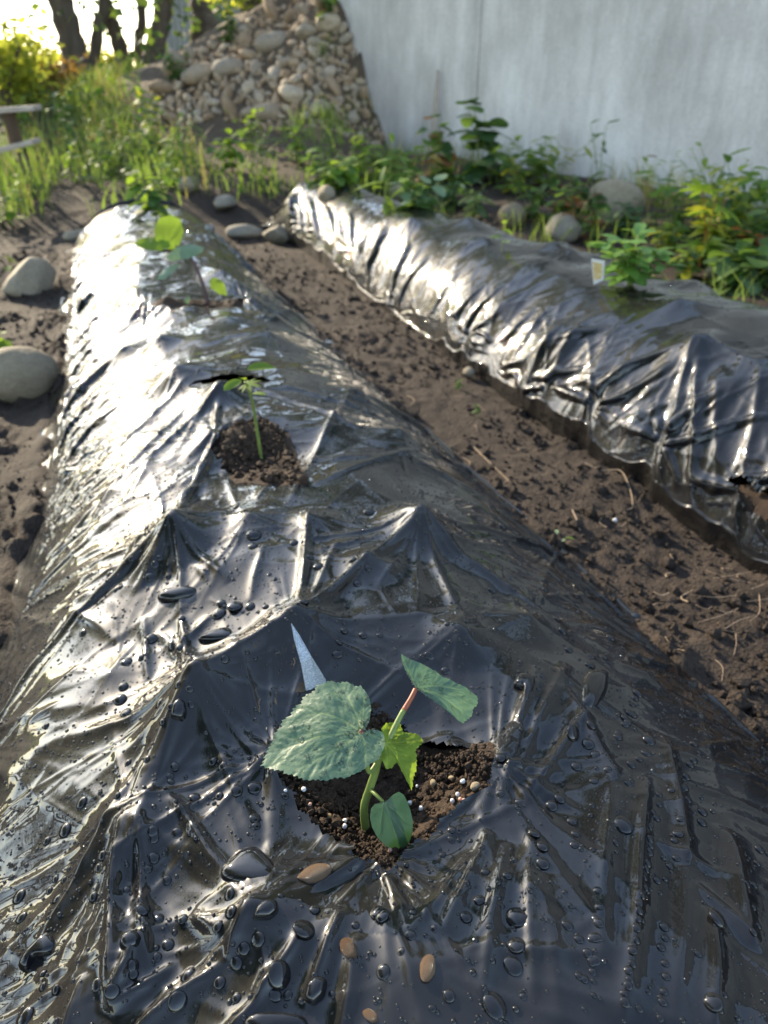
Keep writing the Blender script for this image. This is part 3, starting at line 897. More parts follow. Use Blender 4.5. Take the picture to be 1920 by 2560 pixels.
# ------------------------------------------------------------------ leaves and plants
def traced_leaf(name, junction, outline, anchor, normal, mat, parent, veins, cup=.06, serr=.0, rings=9, rib=.0006, ripple=.0010, fold=None, M_=150, branch=False):
    """a leaf blade lying in a plane of its own: outline and veins run out from where the stalk joins"""
    anchor = np.array(anchor, float); nrm = np.array(normal, float); nrm /= np.linalg.norm(nrm)
    eye = np.array([0, 0, CAM_H])
    def proj(p):
        d = ray(*p)
        return eye + d * (((anchor - eye) @ nrm) / (d @ nrm))
    J = proj(junction)
    O = np.array([proj(p) for p in outline])
    seglen = np.concatenate([[0], np.cumsum(np.linalg.norm(np.diff(np.vstack([O, O[:1]]), axis=0), axis=1))])
    t = np.linspace(0, seglen[-1], M_, endpoint=False)
    Oc = np.vstack([O, O[:1]])
    R = np.stack([np.interp(t, seglen, Oc[:, k]) for k in range(3)], 1)
    size = np.linalg.norm(R - J, axis=1).max()
    if serr:
        k = np.arange(M_)
        saw = ((k * 3 / 10.0) % 1.0)
        R = J + (R - J) * (1 + serr * (saw - .5) * np.clip(np.linalg.norm(R - J, axis=1) / size * 2, 0, 1))[:, None]
    e1 = np.cross(nrm, [0, 0, 1.]);  e1 = e1 / np.linalg.norm(e1) if np.linalg.norm(e1) > .05 else np.array([1., 0, 0])
    e2 = np.cross(nrm, e1)
    VV = [np.array([proj(v) - J for v in vl]) for vl in veins]
    vsegs = []
    for vl in VV:
        q = np.vstack([[0, 0, 0], vl])
        for i in range(len(q) - 1): vsegs.append((q[i], q[i + 1], i))
    if branch:
        extra = []
        for a, b, i in vsegs:
            for f in (.3, .65, .95):
                for sg in (-1, 1):
                    d = (b - a); L_ = np.linalg.norm(d)
                    side = np.cross(nrm, d / L_)
                    q0 = a + d * f; q1 = q0 + (d / L_ * .75 + side * sg * .65) * min(L_, .022) * .75
                    extra.append((q0, q1, 2 + i))
        vsegs += extra
    fr = np.linspace(0, 1, rings + 1)[1:] ** .85
    pts = [np.zeros(3)] + [r for f in fr for r in (R - J) * f]
    pts = np.array(pts)
    fac = np.concatenate([[0], np.repeat(fr, M_)])
    vd = np.full(len(pts), 9.0)
    for a, b, i in vsegs:
        e = b - a
        tt = np.clip(((pts - a) @ e) / (e @ e), 0, 1)
        dd = np.linalg.norm(pts - a - tt[:, None] * e, axis=1) * (1 + .5 * i) + (size * .006 if i >= 2 else 0)
        vd = np.minimum(vd, dd)
    vein = .85 * np.exp(-(vd / (size * .011)) ** 2)
    puff = rib * (1 - np.exp(-(vd / (size * .06)) ** 2))
    r_ = np.linalg.norm(pts, axis=1) / size
    u = pts @ e1; v = pts @ e2
    dz = puff + cup * size * (-(r_ ** 2)) + ripple * fbm(u * 70, v * 70, 2, 4) + .35 * ripple * np.abs(vnoise(u * 260, v * 260, 5)) + .012 * size / .08 * vnoise(u * 22, v * 22, 9) * r_ ** 2
    if fold is not None:
        f_dir = proj(fold) - J
        f_dir /= np.linalg.norm(f_dir)
        off = np.cross(nrm, f_dir)
        dz = dz - .35 * np.abs(pts @ off)
    V = J + pts + nrm * dz[:, None]
    tri = [(0, 1 + k, 1 + (k + 1) % M_, 1 + (k + 1) % M_) for k in range(M_)]
    me = bpy.data.meshes.new(name)
    faces = [(0, 1 + k, 1 + (k + 1) % M_) for k in range(M_)]
    for i in range(rings - 1):
        b0 = 1 + i * M_; b1 = b0 + M_
        faces += [(b0 + k, b1 + k, b1 + (k + 1) % M_, b0 + (k + 1) % M_) for k in range(M_)]
    me.from_pydata([tuple(x) for x in V], [], faces)
    me.polygons.foreach_set('use_smooth', np.ones(len(faces), bool))
    vattr(me, 'vein', np.clip(vein, 0, 1))
    o = link(name, me, mat, parent)
    return o, V, nrm

def blade(L, W, n=6, tip=1.4, curl=.3, fold=.25, lobes=0, base=.3):
    """one leaf along +X from its stalk, folded on the midrib and curling down"""
    V = []; Fc = []
    for i in range(n + 1):
        t = i / n
        w = W * (math.sin(math.pi * min(1, t ** base if base < 1 else t)) if False else (t ** .6) * (1 - t) ** (1 / tip) * 1.9) * .5
        if lobes: w *= 1 + .35 * math.sin(t * lobes * math.pi * 2)
        x = L * (t - .15 * curl * t * t); z = -curl * L * t * t * .6
        V += [(x, -w, z + fold * w), (x, 0, z), (x, w, z + fold * w)]
    for i in range(n):
        a = i * 3
        Fc += [(a, a + 3, a + 4, a + 1), (a + 1, a + 4, a + 5, a + 2)]
    return np.array(V), np.array(Fc)

def round_leaf(L, W, n=10, curl=.2, cup=.15):
    """a broad rounded leaf with a tip, along +X"""
    V = [(0, 0, 0)]; Fc = []
    out = []
    for k in range(n * 2):
        a = math.pi * (k + .5) / (n * 2) * 2 - math.pi
        r = .5 * (1 + .12 * math.cos(a) + .10 * math.cos(3 * a))
        out.append((L * (.5 - r * math.cos(a + math.pi) * 1.0), W * r * math.sin(a)))
    m = len(out)
    for f in (.5, 1.0):
        for (x, y) in out:
            X = L * .45 + (x - L * .45) * f; Y = y * f
            V.append((X, Y, -curl * X * X / L + cup * abs(Y) * .8))
    V[0] = (L * .45, 0, -curl * L * .2)
    V = np.array(V)
    q = []
    for k in range(0, m, 2): q.append((0, 1 + k, 1 + (k + 1) % m, 1 + (k + 2) % m))
    for k in range(m): q.append((1 + k, 1 + m + k, 1 + m + (k + 1) % m, 1 + (k + 1) % m))
    return V, np.array(q)

def palm_leaf(L, n=7, spread=2.2):
    """a leaf of pointed fingers"""
    m = Mesh()
    for k in range(n):
        a = (k / (n - 1) - .5) * spread * 2
        l = L * (1 - .35 * abs(k / (n - 1) - .5) * 2)
        V, Fc = blade(l, l * .38, 4, 1.2, .25, .2)
        R = np.array([[math.cos(a), -math.sin(a), 0], [math.sin(a), math.cos(a), 0], [0, 0, 1]])
        m.add(V @ R.T, Fc)
    return np.concatenate(m.V), np.concatenate(m.F)

LEAFMESH = {}
def leaf_mesh(kind, mat):
    key = (kind, mat)
    if key not in LEAFMESH:
        g = {'lance': lambda: blade(1, .30), 'oval': lambda: blade(1, .55, 7, 1.8, .3, .22), 'round': lambda: round_leaf(1, .85), 'heart': lambda: round_leaf(1, .98, 10, .3, .1),
             'fern': lambda: blade(1, .32, 12, 1.5, .25, .1, 5), 'palm': lambda: palm_leaf(.8), 'strap': lambda: blade(1, .10, 8, 1.2, .7, .3)}[kind]()
        me = mesh_np(kind + '_leaf', *g)
        me.materials.append(M[mat])
        LEAFMESH[key] = me
    return LEAFMESH[key]

def put_leaf(parent, kind, mat, pos, direction, size, roll=0.0, name='leaf'):
    o = bpy.data.objects.new(name, leaf_mesh(kind, mat))
    C.objects.link(o)
    o.parent = parent
    d = Vector(direction).normalized()
    x = d
    y = Vector((0, 0, 1)).cross(x)
    if y.length < .05: y = Vector((0, 1, 0))
    y.normalize()
    z = x.cross(y)
    Rm = Matrix((x, y, z)).transposed().to_4x4()
    o.matrix_local = Matrix.Translation(Vector(pos)) @ Rm @ Matrix.Rotation(roll, 4, 'X') @ Matrix.Scale(size, 4)
    return o

def weed(name, label, cat, loc, h, nst, leaves, kind, mats, lsize, spread=.35, seed=0, group=None, stem='stem', droop=.2, top=True):
    """a small plant: stems from one root with leaves up each stem"""
    r = random.Random(seed)
    t = empty(name, loc)
    tag(t, label, cat, group)
    for s in range(nst):
        a = r.uniform(0, 6.28)
        sp = spread * r.uniform(.3, 1) if nst > 1 else spread * .3
        hh = h * r.uniform(.65, 1)
        tip = Vector((math.cos(a) * sp * hh, math.sin(a) * sp * hh, hh))
        mid = Vector((tip.x * .35 + r.uniform(-.05, .05) * h, tip.y * .35 + r.uniform(-.05, .05) * h, hh * .55))
        pts = spline([(0, 0, -.01), mid, tip], 5)
        rr = max(.0012, hh * .010)
        tube('stem', pts, np.linspace(rr, rr * .4, len(pts)), M[stem], t, 6)
        for k in range(leaves):
            f = (k + 1) / leaves
            i = min(len(pts) - 1, int((.15 + .85 * f) * (len(pts) - 1)))
            az = a + k * 2.4 + r.uniform(-.4, .4)
            el = r.uniform(-.3, .5) - droop + (.5 if top and k == leaves - 1 else 0)
            put_leaf(t, kind, r.choice(mats), pts[i], (math.cos(az), math.sin(az), el), lsize * r.uniform(.6, 1.1) * (1 - .35 * f), r.uniform(-.4, .4))
    return t

# ------------------------------------------------------------------ okra seedling in the near hole
def z6(x, y): return (600 + x * .42194, 1550 + y * .42194)      # enlarged crop -> photo pixel
okra = empty('okra_seedling')
soil_z = lambda p: float(look1(np.array([p[0]]), np.array([p[1]]))[0]) + .004
ob = at_z(*z6(752, 1210), .150)
ob[2] = soil_z(ob) - .001
okra.location = tuple(ob)
tag(okra, 'okra seedling with one broad pale-green leaf in the nearest planting hole', 'seedling')
KEEP_WORLD = []
def child_world(o, parent):
    o.parent = parent
    o.matrix_parent_inverse = Matrix.Translation(-Vector(parent.location))
dep0 = np.linalg.norm(ob - np.array([0, 0, CAM_H]))
def at_d(p, d):
    """point on a line of sight at a distance from the lens"""
    v = ray(*p)
    return np.array([0, 0, CAM_H]) + v / np.linalg.norm(v) * d
stem_pts = spline([ob - np.array([0, 0, .004]), at_d(z6(735, 1120), dep0 - .012), at_d(z6(768, 1000), dep0 - .028), at_d(z6(800, 905), dep0 - .042), at_d(z6(818, 830), dep0 - .052), at_d(z6(835, 770), dep0 - .058)], 6)
o = tube('stem', stem_pts, np.linspace(.0032, .0026, len(stem_pts)), M['stem'], None, 12); child_world(o, okra)
# broad leaf
zl = at_d(z6(720, 665), dep0 - .068)
big_out = [(748, 640), (768, 590), (778, 520), (768, 460), (745, 415), (715, 372), (690, 378), (655, 355), (620, 344), (575, 350), (530, 337), (490, 350), (450, 362), (440, 395), (400, 412), (365, 432), (355, 465), (310, 492), (290, 535), (240, 562), (232, 600), (192, 642), (182, 690), (150, 745), (140, 795), (116, 842), (170, 862), (205, 882), (250, 886), (268, 912), (325, 922), (380, 955), (440, 948), (500, 956), (560, 938), (630, 936), (690, 914), (735, 888), (772, 858), (822, 830), (842, 790), (860, 745), (858, 695), (845, 660), (805, 645), (770, 652), (742, 672)]
bo, BV, Bn = traced_leaf('leaf', z6(720, 665), [z6(*p) for p in big_out], zl, (-.10, -.30, .95), M['okra'], None,
    [[z6(600, 585), z6(480, 545), z6(370, 545)], [z6(600, 675), z6(430, 690), z6(240, 740)], [z6(640, 730), z6(520, 790), z6(330, 880)], [z6(740, 740), z6(745, 850)], [z6(690, 560), z6(640, 450), z6(590, 370)], [z6(730, 560), z6(735, 450)], [z6(800, 690), z6(850, 710)]], cup=.10, serr=.045, rings=26, M_=240, branch=True)
child_world(bo, okra)
pet = spline([stem_pts[-8], at_d(z6(765, 900), dep0 - .055), at_d(z6(745, 790), dep0 - .066), zl - Bn * .001], 6)
o = tube('petiole', pet, np.linspace(.0018, .0014, len(pet)), M['stem'], None, 8); child_world(o, okra)
red = tube('petiole', [zl - Bn * .004, zl - Bn * .0005, zl + Bn * .0012], [.0018, .0022, .0012], M['stem_red'], None, 8); child_world(red, okra)
# folded leaf on the long stalk
fl = at_d(z6(1043, 408), dep0 - .050)
fold_out = [(1050, 410), (1030, 385), (1005, 340), (978, 290), (962, 240), (960, 195), (1000, 222), (1050, 245), (1115, 275), (1160, 300), (1205, 335), (1250, 350), (1290, 375), (1335, 388), (1380, 420), (1422, 447), (1426, 495), (1398, 515), (1395, 555), (1368, 582), (1330, 610), (1290, 585), (1255, 550), (1215, 510), (1180, 470), (1130, 440), (1085, 425)]
fo, FV, Fn = traced_leaf('leaf', z6(1043, 408), [z6(*p) for p in fold_out], fl, (.10, -.62, .78), M['okra'], None,
    [[z6(1085, 340), z6(1115, 280)], [z6(1150, 385), z6(1290, 410)], [z6(1150, 430), z6(1330, 540)], [z6(1000, 300), z6(965, 210)]], cup=.12, serr=.03, rings=18, ripple=.0010, M_=180, branch=True)
child_world(fo, okra)
pet = spline([stem_pts[-3], at_d(z6(890, 690), dep0 - .056), at_d(z6(950, 570), dep0 - .054), at_d(z6(1010, 470), dep0 - .052), fl - Fn * .001], 6)
o = tube('petiole', pet[:15], np.linspace(.0024, .0020, 15), M['stem'], None, 8); child_world(o, okra)
o = tube('petiole', pet[14:], np.linspace(.0020, .0018, len(pet) - 14), M['stem_red'], None, 8); child_world(o, okra)
# young lobed leaf
yl = at_d(z6(850, 755), dep0 - .062)
y_out = [(850, 690), (838, 640), (870, 605), (910, 595), (960, 598), (975, 640), (985, 655), (1050, 668), (1098, 715), (1062, 745), (1040, 775), (1045, 815), (1052, 870), (1035, 930), (1030, 998), (990, 960), (975, 920), (955, 870), (930, 840), (895, 880), (865, 880), (838, 830), (835, 780)]
yo, YV, Yn = traced_leaf('leaf', z6(860, 735), [z6(*p) for p in y_out], yl, (.22, -.45, .86), M['okra_young'], None,
    [[z6(900, 660), z6(950, 605)], [z6(950, 720), z6(1085, 715)], [z6(930, 820), z6(1020, 970)], [z6(865, 800), z6(870, 870)]], cup=.22, serr=.06, rings=16, ripple=.0022, M_=140, branch=True)
child_world(yo, okra)
# seed leaf
cl = at_d(z6(852, 1080), dep0 - .040)
c_out = [(852, 1078), (880, 1062), (905, 1035), (940, 1017), (970, 1035), (990, 1075), (1008, 1130), (1022, 1195), (1022, 1260), (1002, 1320), (965, 1358), (915, 1364), (865, 1342), (815, 1290), (782, 1230), (768, 1170), (775, 1115), (800, 1088), (830, 1085)]
co_, CV, Cn = traced_leaf('seed_leaf', z6(852, 1082), [z6(*p) for p in c_out], cl, (.05, -.75, .66), M['coty'], None,
    [[z6(895, 1190), z6(940, 1330)], [z6(920, 1130), z6(985, 1200)], [z6(835, 1160), z6(830, 1260)], [z6(880, 1140), z6(990, 1290)]], cup=.10, serr=0, rings=9, rib=.0006, ripple=.0005, M_=100)
child_world(co_, okra)
pet = spline([stem_pts[12], at_d(z6(800, 1030), dep0 - .036), cl - Cn * .0008], 6)
o = tube('petiole', pet, np.linspace(.0017, .0012, len(pet)), M['stem'], None, 8); child_world(o, okra)

# plant tag behind the okra
def tag_mat(name, base, ink, sc_=(40, 260, 1)):
    m, nt, b = mat_new(name)
    tc = N(nt, 'ShaderNodeTexCoord'); mp = N(nt, 'ShaderNodeMapping'); mp.inputs['Scale'].default_value = sc_
    nt.links.new(tc.outputs['Generated'], mp.inputs[0])
    no = N(nt, 'ShaderNodeTexNoise'); no.inputs['Scale'].default_value = 1; no.inputs['Detail'].default_value = 3
    nt.links.new(mp.outputs[0], no.inputs['Vector'])
    r = ramp(nt, [(.47, ink), (.55, base)], no.outputs[0])
    nt.links.new(r.outputs[0], b.inputs['Base Color'])
    b.inputs['Roughness'].default_value = .3
    return m
M['tag_print'] = tag_mat('printed_grey_label', (.55, .60, .66), (.28, .33, .40), (30, 30, 60))
M['tag_yellow'] = tag_mat('printed_yellow_label', (.80, .74, .50), (.62, .38, .08), (9, 9, 14))
def plate(name, corners, thick, mat):
    c = np.array(corners, float)
    n = np.cross(c[1] - c[0], c[2] - c[0]); n /= np.linalg.norm(n)
    k = len(c)
    V = np.vstack([c, c + n * thick])
    me = bpy.data.meshes.new(name)
    me.from_pydata([tuple(v) for v in V], [], [tuple(range(k))[::-1], tuple(range(k, 2 * k))] + [(i, (i + 1) % k, k + (i + 1) % k, k + i) for i in range(k)])
    return link(name, me, mat)
td = np.linalg.norm(at_z(770, 1720, .165) - np.array([0, 0, CAM_H]))
tg = plate('plant_tag', [at_d(p, td - .024 + e) for p, e in (((729, 1558), .0), ((750, 1590), .002), ((778, 1640), .004), ((815, 1700), .008), ((812, 1790), .034), ((778, 1790), .030), ((754, 1660), .002), ((737, 1600), .0))], .0007, M['tag_print'])
tag(tg, 'pointed grey plastic plant label standing behind the broad okra leaf', 'plant label')

# ------------------------------------------------------------------ other seedlings on the near bed
def px_plant(name, label, cat, base_px, zfn, specs, stems):
    pass
# thin seedling in the second hole
b2 = at_z(652, 1128, .172); b2[2] = soil_z(b2)
d2 = np.linalg.norm(b2 - np.array([0, 0, CAM_H]))
s2 = empty('vine_seedling', tuple(b2))
tag(s2, 'thin young vine seedling with small leaves in the second planting hole', 'seedling')
pts = spline([b2 - np.array([0, 0, .004]), at_d((640, 1060), d2 - .035), at_d((630, 1000), d2 - .065), at_d((612, 955), d2 - .09)], 6)
o = tube('stem', pts, np.linspace(.0026, .0014, len(pts)), M['stem'], None, 8); child_world(o, s2)
def rel(p, b): return tuple(np.array(p) - np.array(b))
put_leaf(s2, 'oval', 'leaf_bright', rel(at_d((618, 925), d2 - .10), b2), (.9, .25, .05), .042, .2)
put_leaf(s2, 'oval', 'leaf_bright', rel(at_d((604, 950), d2 - .085), b2), (-.8, -.45, -.05), .030, -.3)
put_leaf(s2, 'palm', 'leaf_bright', rel(at_d((618, 960), d2 - .09), b2), (.5, -.6, .1), .028, .3)
put_leaf(s2, 'oval', 'leaf_bright', rel(at_d((628, 985), d2 - .075), b2), (.6, -.5, .2), .022, 0)
put_leaf(s2, 'oval', 'leaf_bright', rel(at_d((612, 950), d2 - .09), b2), (-.3, -.6, .5), .02, 0)
# eggplant seedling in the third hole
b3 = at_z(522, 758, .175); b3[2] = soil_z(b3)
d3 = np.linalg.norm(b3 - np.array([0, 0, CAM_H]))
s3 = empty('eggplant_seedling', tuple(b3))
tag(s3, 'eggplant seedling with a dark stem and round leaves in the third planting hole', 'seedling')
pts = spline([b3 - np.array([0, 0, .004]), at_d((505, 705), d3 - .01), at_d((478, 645), d3 - .01), at_d((440, 615), d3 + .03)], 6)
o = tube('stem', pts, np.linspace(.0048, .0025, len(pts)), M['stem_purple'], None, 8); child_world(o, s3)
def traced_simple(parent, outline, junction, dist, normal, mat, nm='leaf'):
    o, V, n = traced_leaf(nm, junction, outline, at_d(junction, dist), normal, M[mat], None, [[outline[len(outline) // 2]]], cup=.12, rings=5, ripple=.0015, M_=48)
    child_world(o, parent)
def oval_px(cx, cy, rx, ry, rot=0, n=16):
    c, s = math.cos(rot), math.sin(rot)
    return [(cx + rx * math.cos(a) * c - ry * math.sin(a) * s, cy + rx * math.cos(a) * s + ry * math.sin(a) * c) for a in [2 * math.pi * (k + .5) / n for k in range(n)]]
traced_simple(s3, [(388, 600), (384, 565), (396, 542), (425, 533), (450, 545), (458, 575), (452, 605), (438, 625), (412, 622)], (418, 618), d3 + .05, (-.2, -.8, .55), 'leaf_bright')
traced_simple(s3, [(332, 602), (350, 590), (385, 586), (420, 600), (428, 618), (405, 628), (365, 622)], (418, 612), d3 + .05, (-.2, -.6, .77), 'leaf_bright')
traced_simple(s3, [(415, 640), (440, 618), (480, 605), (512, 612), (505, 630), (470, 648), (430, 652)], (462, 640), d3 - .015, (.1, -.65, .75), 'leaf_pale')
traced_simple(s3, [(392, 700), (405, 672), (440, 660), (455, 662), (430, 680), (410, 700)], (452, 664), d3 - .02, (-.3, -.5, .8), 'leaf_pale')
traced_simple(s3, [(522, 705), (532, 692), (552, 698), (566, 720), (568, 738), (548, 735), (528, 722)], (528, 700), d3 + .0, (.2, -.6, .75), 'leaf_bright')
traced_simple(s3, [(452, 782), (460, 752), (472, 738), (476, 748), (466, 772)], (472, 742), d3 - .03, (-.5, -.6, .4), 'leaf_pale')

rnd = random.Random(5)
def gz(x, y, fn=surface): return float(fn(np.array([float(x)]), np.array([float(y)]))[0])
def plant_at(px, py, *a, **k):
    p = hit(px, py)
    return (float(p[0]), float(p[1]), float(p[2]) - .004)

weed('leafy_seedling', 'bushy green seedling at the far end of the near bed', 'seedling', plant_at(390, 540), .17, 7, 7, 'oval', ['leaf_mid', 'leaf_bright', 'leaf_dark'], .11, .7, 11)
# basil and its label on the right-hand bed
bp = plant_at(1575, 705)
bas = empty('basil_plant', bp); tag(bas, 'bright green basil plant on the right-hand bed beside the yellow label', 'basil')
r = random.Random(3)
for s in range(9):
    a = s * .75 + r.uniform(-.2, .2); sp = r.uniform(.03, .075); hh = r.uniform(.045, .105)
    pts = spline([(0, 0, -.005), (math.cos(a) * sp * .5, math.sin(a) * sp * .5, hh * .6), (math.cos(a) * sp, math.sin(a) * sp, hh)], 4)
    tube('stem', pts, np.linspace(.003, .0016, len(pts)), M['stem'], bas, 6)
    for lv, f in enumerate((.35, .6, .8, 1.0)):
        p = pts[min(len(pts) - 1, int(f * (len(pts) - 1)))]
        for q in range(2 if f < 1 else 4):
            az = a + lv * 1.57 + q * (math.pi if f < 1 else 1.57)
            put_leaf(bas, 'oval', 'leaf_basil', p, (math.cos(az), math.sin(az), r.uniform(-.1, .5)), r.uniform(.048, .075) * (1.0 if f < 1 else .8), r.uniform(-.3, .3))
tb = plant_at(1492, 716)
dtb = np.linalg.norm(np.array(tb) - np.array([0, 0, CAM_H]))
lb = empty('plant_tag', tb); tag(lb, 'small yellow and white plant label stuck in beside the basil', 'plant label')
o = plate('card', [at_d((1478, 647), dtb - .02), at_d((1512, 652), dtb - .02), at_d((1509, 700), dtb - .004), at_d((1484, 712), dtb)], .0008, M['tag_white']); child_world(o, lb)
o = plate('print', [at_d((1483, 655), dtb - .0225), at_d((1506, 659), dtb - .0225), at_d((1505, 694), dtb - .0085), at_d((1486, 702), dtb - .0065)], .0003, M['tag_yellow']); child_world(o, lb)

# ------------------------------------------------------------------ weeds between the right-hand bed and the wall
W = weed
W('broadleaf_weed', 'tall dark broad-leaved weed against the wall', 'weed', plant_at(1200, 455), .40, 4, 7, 'heart', ['leaf_dark', 'leaf_mid', 'leaf_dark'], .19, .35, 21)
W('broadleaf_weed', 'reddish-topped weed beside the pale stake at the wall', 'weed', plant_at(1090, 450), .36, 4, 7, 'heart', ['leaf_red', 'leaf_dark', 'leaf_mid'], .13, .3, 22)
W('broadleaf_weed', 'low clump of bright leaves left of the dark broad-leaved weed', 'weed', plant_at(1010, 470), .22, 4, 6, 'oval', ['leaf_mid', 'leaf_bright'], .13, .6, 23)
W('strap_leaf_weed', 'upright strap-leaved weed at the far end of the right-hand bed', 'weed', plant_at(955, 520), .24, 2, 7, 'lance', ['leaf_mid', 'leaf_bright'], .16, .4, 24)
W('fern_weed', 'feathery weed standing left of the large brown stone', 'weed', plant_at(1500, 480), .34, 2, 8, 'fern', ['leaf_mid', 'leaf_dark'], .13, .3, 25)
W('bud_weed', 'slim weed with a brown bud behind the large brown stone', 'weed', plant_at(1590, 500), .28, 2, 4, 'lance', ['leaf_dark', 'leaf_red'], .10, .2, 26)
mp_ = plant_at(1750, 660)
mpl = W('maple_sapling', 'yellow-green sapling with fingered leaves behind the basil', 'sapling', mp_, .26, 3, 4, 'palm', ['leaf_yellow', 'leaf_bright', 'leaf_yellow'], .20, .5, 27, stem='stem_red')
W('maple_sapling', 'small yellow fingered sapling right of the large brown stone', 'sapling', plant_at(1640, 560), .17, 2, 4, 'palm', ['leaf_yellow', 'leaf_bright'], .10, .4, 28)
W('broadleaf_weed', 'low leafy weed at the right edge beside the right-hand bed', 'weed', plant_at(1880, 700), .14, 6, 6, 'round', ['leaf_mid', 'leaf_dark', 'leaf_pale'], .10, .9, 29)
W('broadleaf_weed', 'green weed just right of the basil', 'weed', plant_at(1720, 690), .12, 6, 6, 'oval', ['leaf_mid', 'leaf_yellow', 'leaf_dark'], .085, .9, 30)
W('broadleaf_weed', 'tall weed at the right edge of the picture by the wall', 'weed', plant_at(1830, 600), .30, 4, 7, 'oval', ['leaf_mid', 'leaf_dark'], .11, .5, 31)
W('seedling_weed', 'small upright seedling on top of the right-hand bed', 'seedling', plant_at(1255, 628), .13, 1, 5, 'oval', ['leaf_bright', 'leaf_mid'], .05, .3, 32)
W('strap_leaf_weed', 'strappy green weed in front of the grey boulder', 'weed', plant_at(1440, 590), .20, 3, 6, 'lance', ['leaf_mid', 'leaf_red'], .12, .5, 33)
k = 0
WLAB = ['green weed in the middle of the gap behind the right-hand bed end', 'round-leaved weed at the far left of the weedy strip', 'low weed behind the far part of the right-hand bed', 'narrow-leaved pale weed behind the right-hand bed', 'dark weed left of the rounded grey stone', 'round-leaved weed with red leaves beside the rounded grey stone',
        'ferny weed at the wall right of the dark broad-leaved weed', 'yellowish ferny weed at the wall in the middle of the strip', 'yellow-tinged weed just behind the basil', 'bright weed beneath the fingered sapling', 'red-leaved low weed near the right edge', 'dark weed at the right edge behind the low leafy weed', 'ferny weed between the brown boulder and the fingered sapling', 'yellowish ferny weed behind the fingered sapling',
        'dark low weed in front of the large brown boulder', 'narrow-leaved weed with red leaves in front of the boulders', 'round-leaved pale weed behind the bed below the reddish weed', 'green weed at the far end of the path',
        'spreading weed at the right edge above the right-hand bed', 'large-leaved low weed right of the fingered sapling', 'weed in the dip between the grey stone and boulder', 'leafy weed under the tall weed at the right edge', 'green clump at the wall left of the ferny weeds', 'bright clump between the strap-leaved weed and the wall']
for px, py, h, kd, ms, ls in ((900, 455, .12, 'oval', ['leaf_mid', 'leaf_bright'], .08), (850, 470, .10, 'round', ['leaf_bright', 'leaf_mid'], .07), (1120, 520, .13, 'oval', ['leaf_mid', 'leaf_dark'], .08), (1190, 540, .12, 'lance', ['leaf_mid', 'leaf_pale'], .09), (1330, 545, .14, 'oval', ['leaf_dark', 'leaf_mid'], .07), (1400, 560, .12, 'round', ['leaf_mid', 'leaf_red'], .06), (1290, 480, .20, 'fern', ['leaf_mid', 'leaf_yellow'], .10), (1390, 470, .22, 'fern', ['leaf_yellow', 'leaf_mid'], .10), (1660, 640, .12, 'oval', ['leaf_mid', 'leaf_yellow'], .07), (1790, 650, .14, 'oval', ['leaf_mid', 'leaf_bright'], .08), (1850, 660, .12, 'round', ['leaf_red', 'leaf_mid'], .08), (1900, 640, .16, 'oval', ['leaf_dark', 'leaf_mid'], .09), (1700, 580, .22, 'fern', ['leaf_mid', 'leaf_bright'], .12), (1780, 560, .24, 'fern', ['leaf_mid', 'leaf_yellow'], .12), (1560, 580, .10, 'oval', ['leaf_dark'], .07), (1480, 600, .10, 'lance', ['leaf_mid', 'leaf_red'], .07), (1040, 520, .10, 'round', ['leaf_mid', 'leaf_pale'], .07), (800, 460, .12, 'oval', ['leaf_mid'], .07), (1850, 715, .10, 'heart', ['leaf_mid', 'leaf_dark', 'leaf_pale'], .09), (1800, 610, .20, 'oval', ['leaf_bright', 'leaf_mid', 'leaf_yellow'], .10), (1460, 555, .16, 'oval', ['leaf_mid', 'leaf_dark'], .09), (1900, 590, .24, 'oval', ['leaf_mid', 'leaf_bright'], .11), (1330, 460, .18, 'oval', ['leaf_mid', 'leaf_bright'], .11), (960, 455, .18, 'oval', ['leaf_bright', 'leaf_mid'], .11)):
    k += 1
    W('low_weed', WLAB[k - 1], 'weed', plant_at(px, py), h * 1.25, 8, 7, kd, ms, ls * 1.25, .9, 40 + k)

# ------------------------------------------------------------------ weeds and shrubs at the back and left
W('backlit_shrub', 'sunlit yellow-green shrub standing in front of the rubble heap', 'shrub', plant_at(400, 400), .46, 7, 9, 'oval', ['leaf_yellow', 'leaf_bright', 'leaf_mid'], .11, .35, 61)
W('dark_shrub', 'dark green shrub at the left shoulder of the rubble heap', 'shrub', plant_at(440, 195), .20, 9, 8, 'oval', ['leaf_dark', 'leaf_mid'], .085, 1.1, 62)
W('dark_shrub', 'small leafy shrub growing on top of the rubble heap', 'shrub', plant_at(580, 105), .30, 6, 8, 'oval', ['leaf_mid', 'leaf_dark'], .12, .7, 63)
W('dark_shrub', 'leafy sprout at the top of the heap against the wall', 'shrub', plant_at(825, 60), .26, 5, 7, 'oval', ['leaf_mid', 'leaf_dark'], .13, .6, 64)
W('broadleaf_weed', 'leafy weed at the left edge beside the near bed end', 'weed', plant_at(30, 560), .22, 6, 7, 'oval', ['leaf_mid', 'leaf_bright'], .08, .6, 65)
W('seedling_weed', 'single bright leaf sprout at the left above the wedge stone', 'seedling', plant_at(30, 672), .05, 2, 2, 'round', ['leaf_bright', 'leaf_yellow'], .055, .6, 66)
W('seedling_weed', 'small sprout at the left edge above the large round stone', 'seedling', plant_at(-8, 868), .04, 2, 3, 'round', ['leaf_bright'], .045, .6, 67)
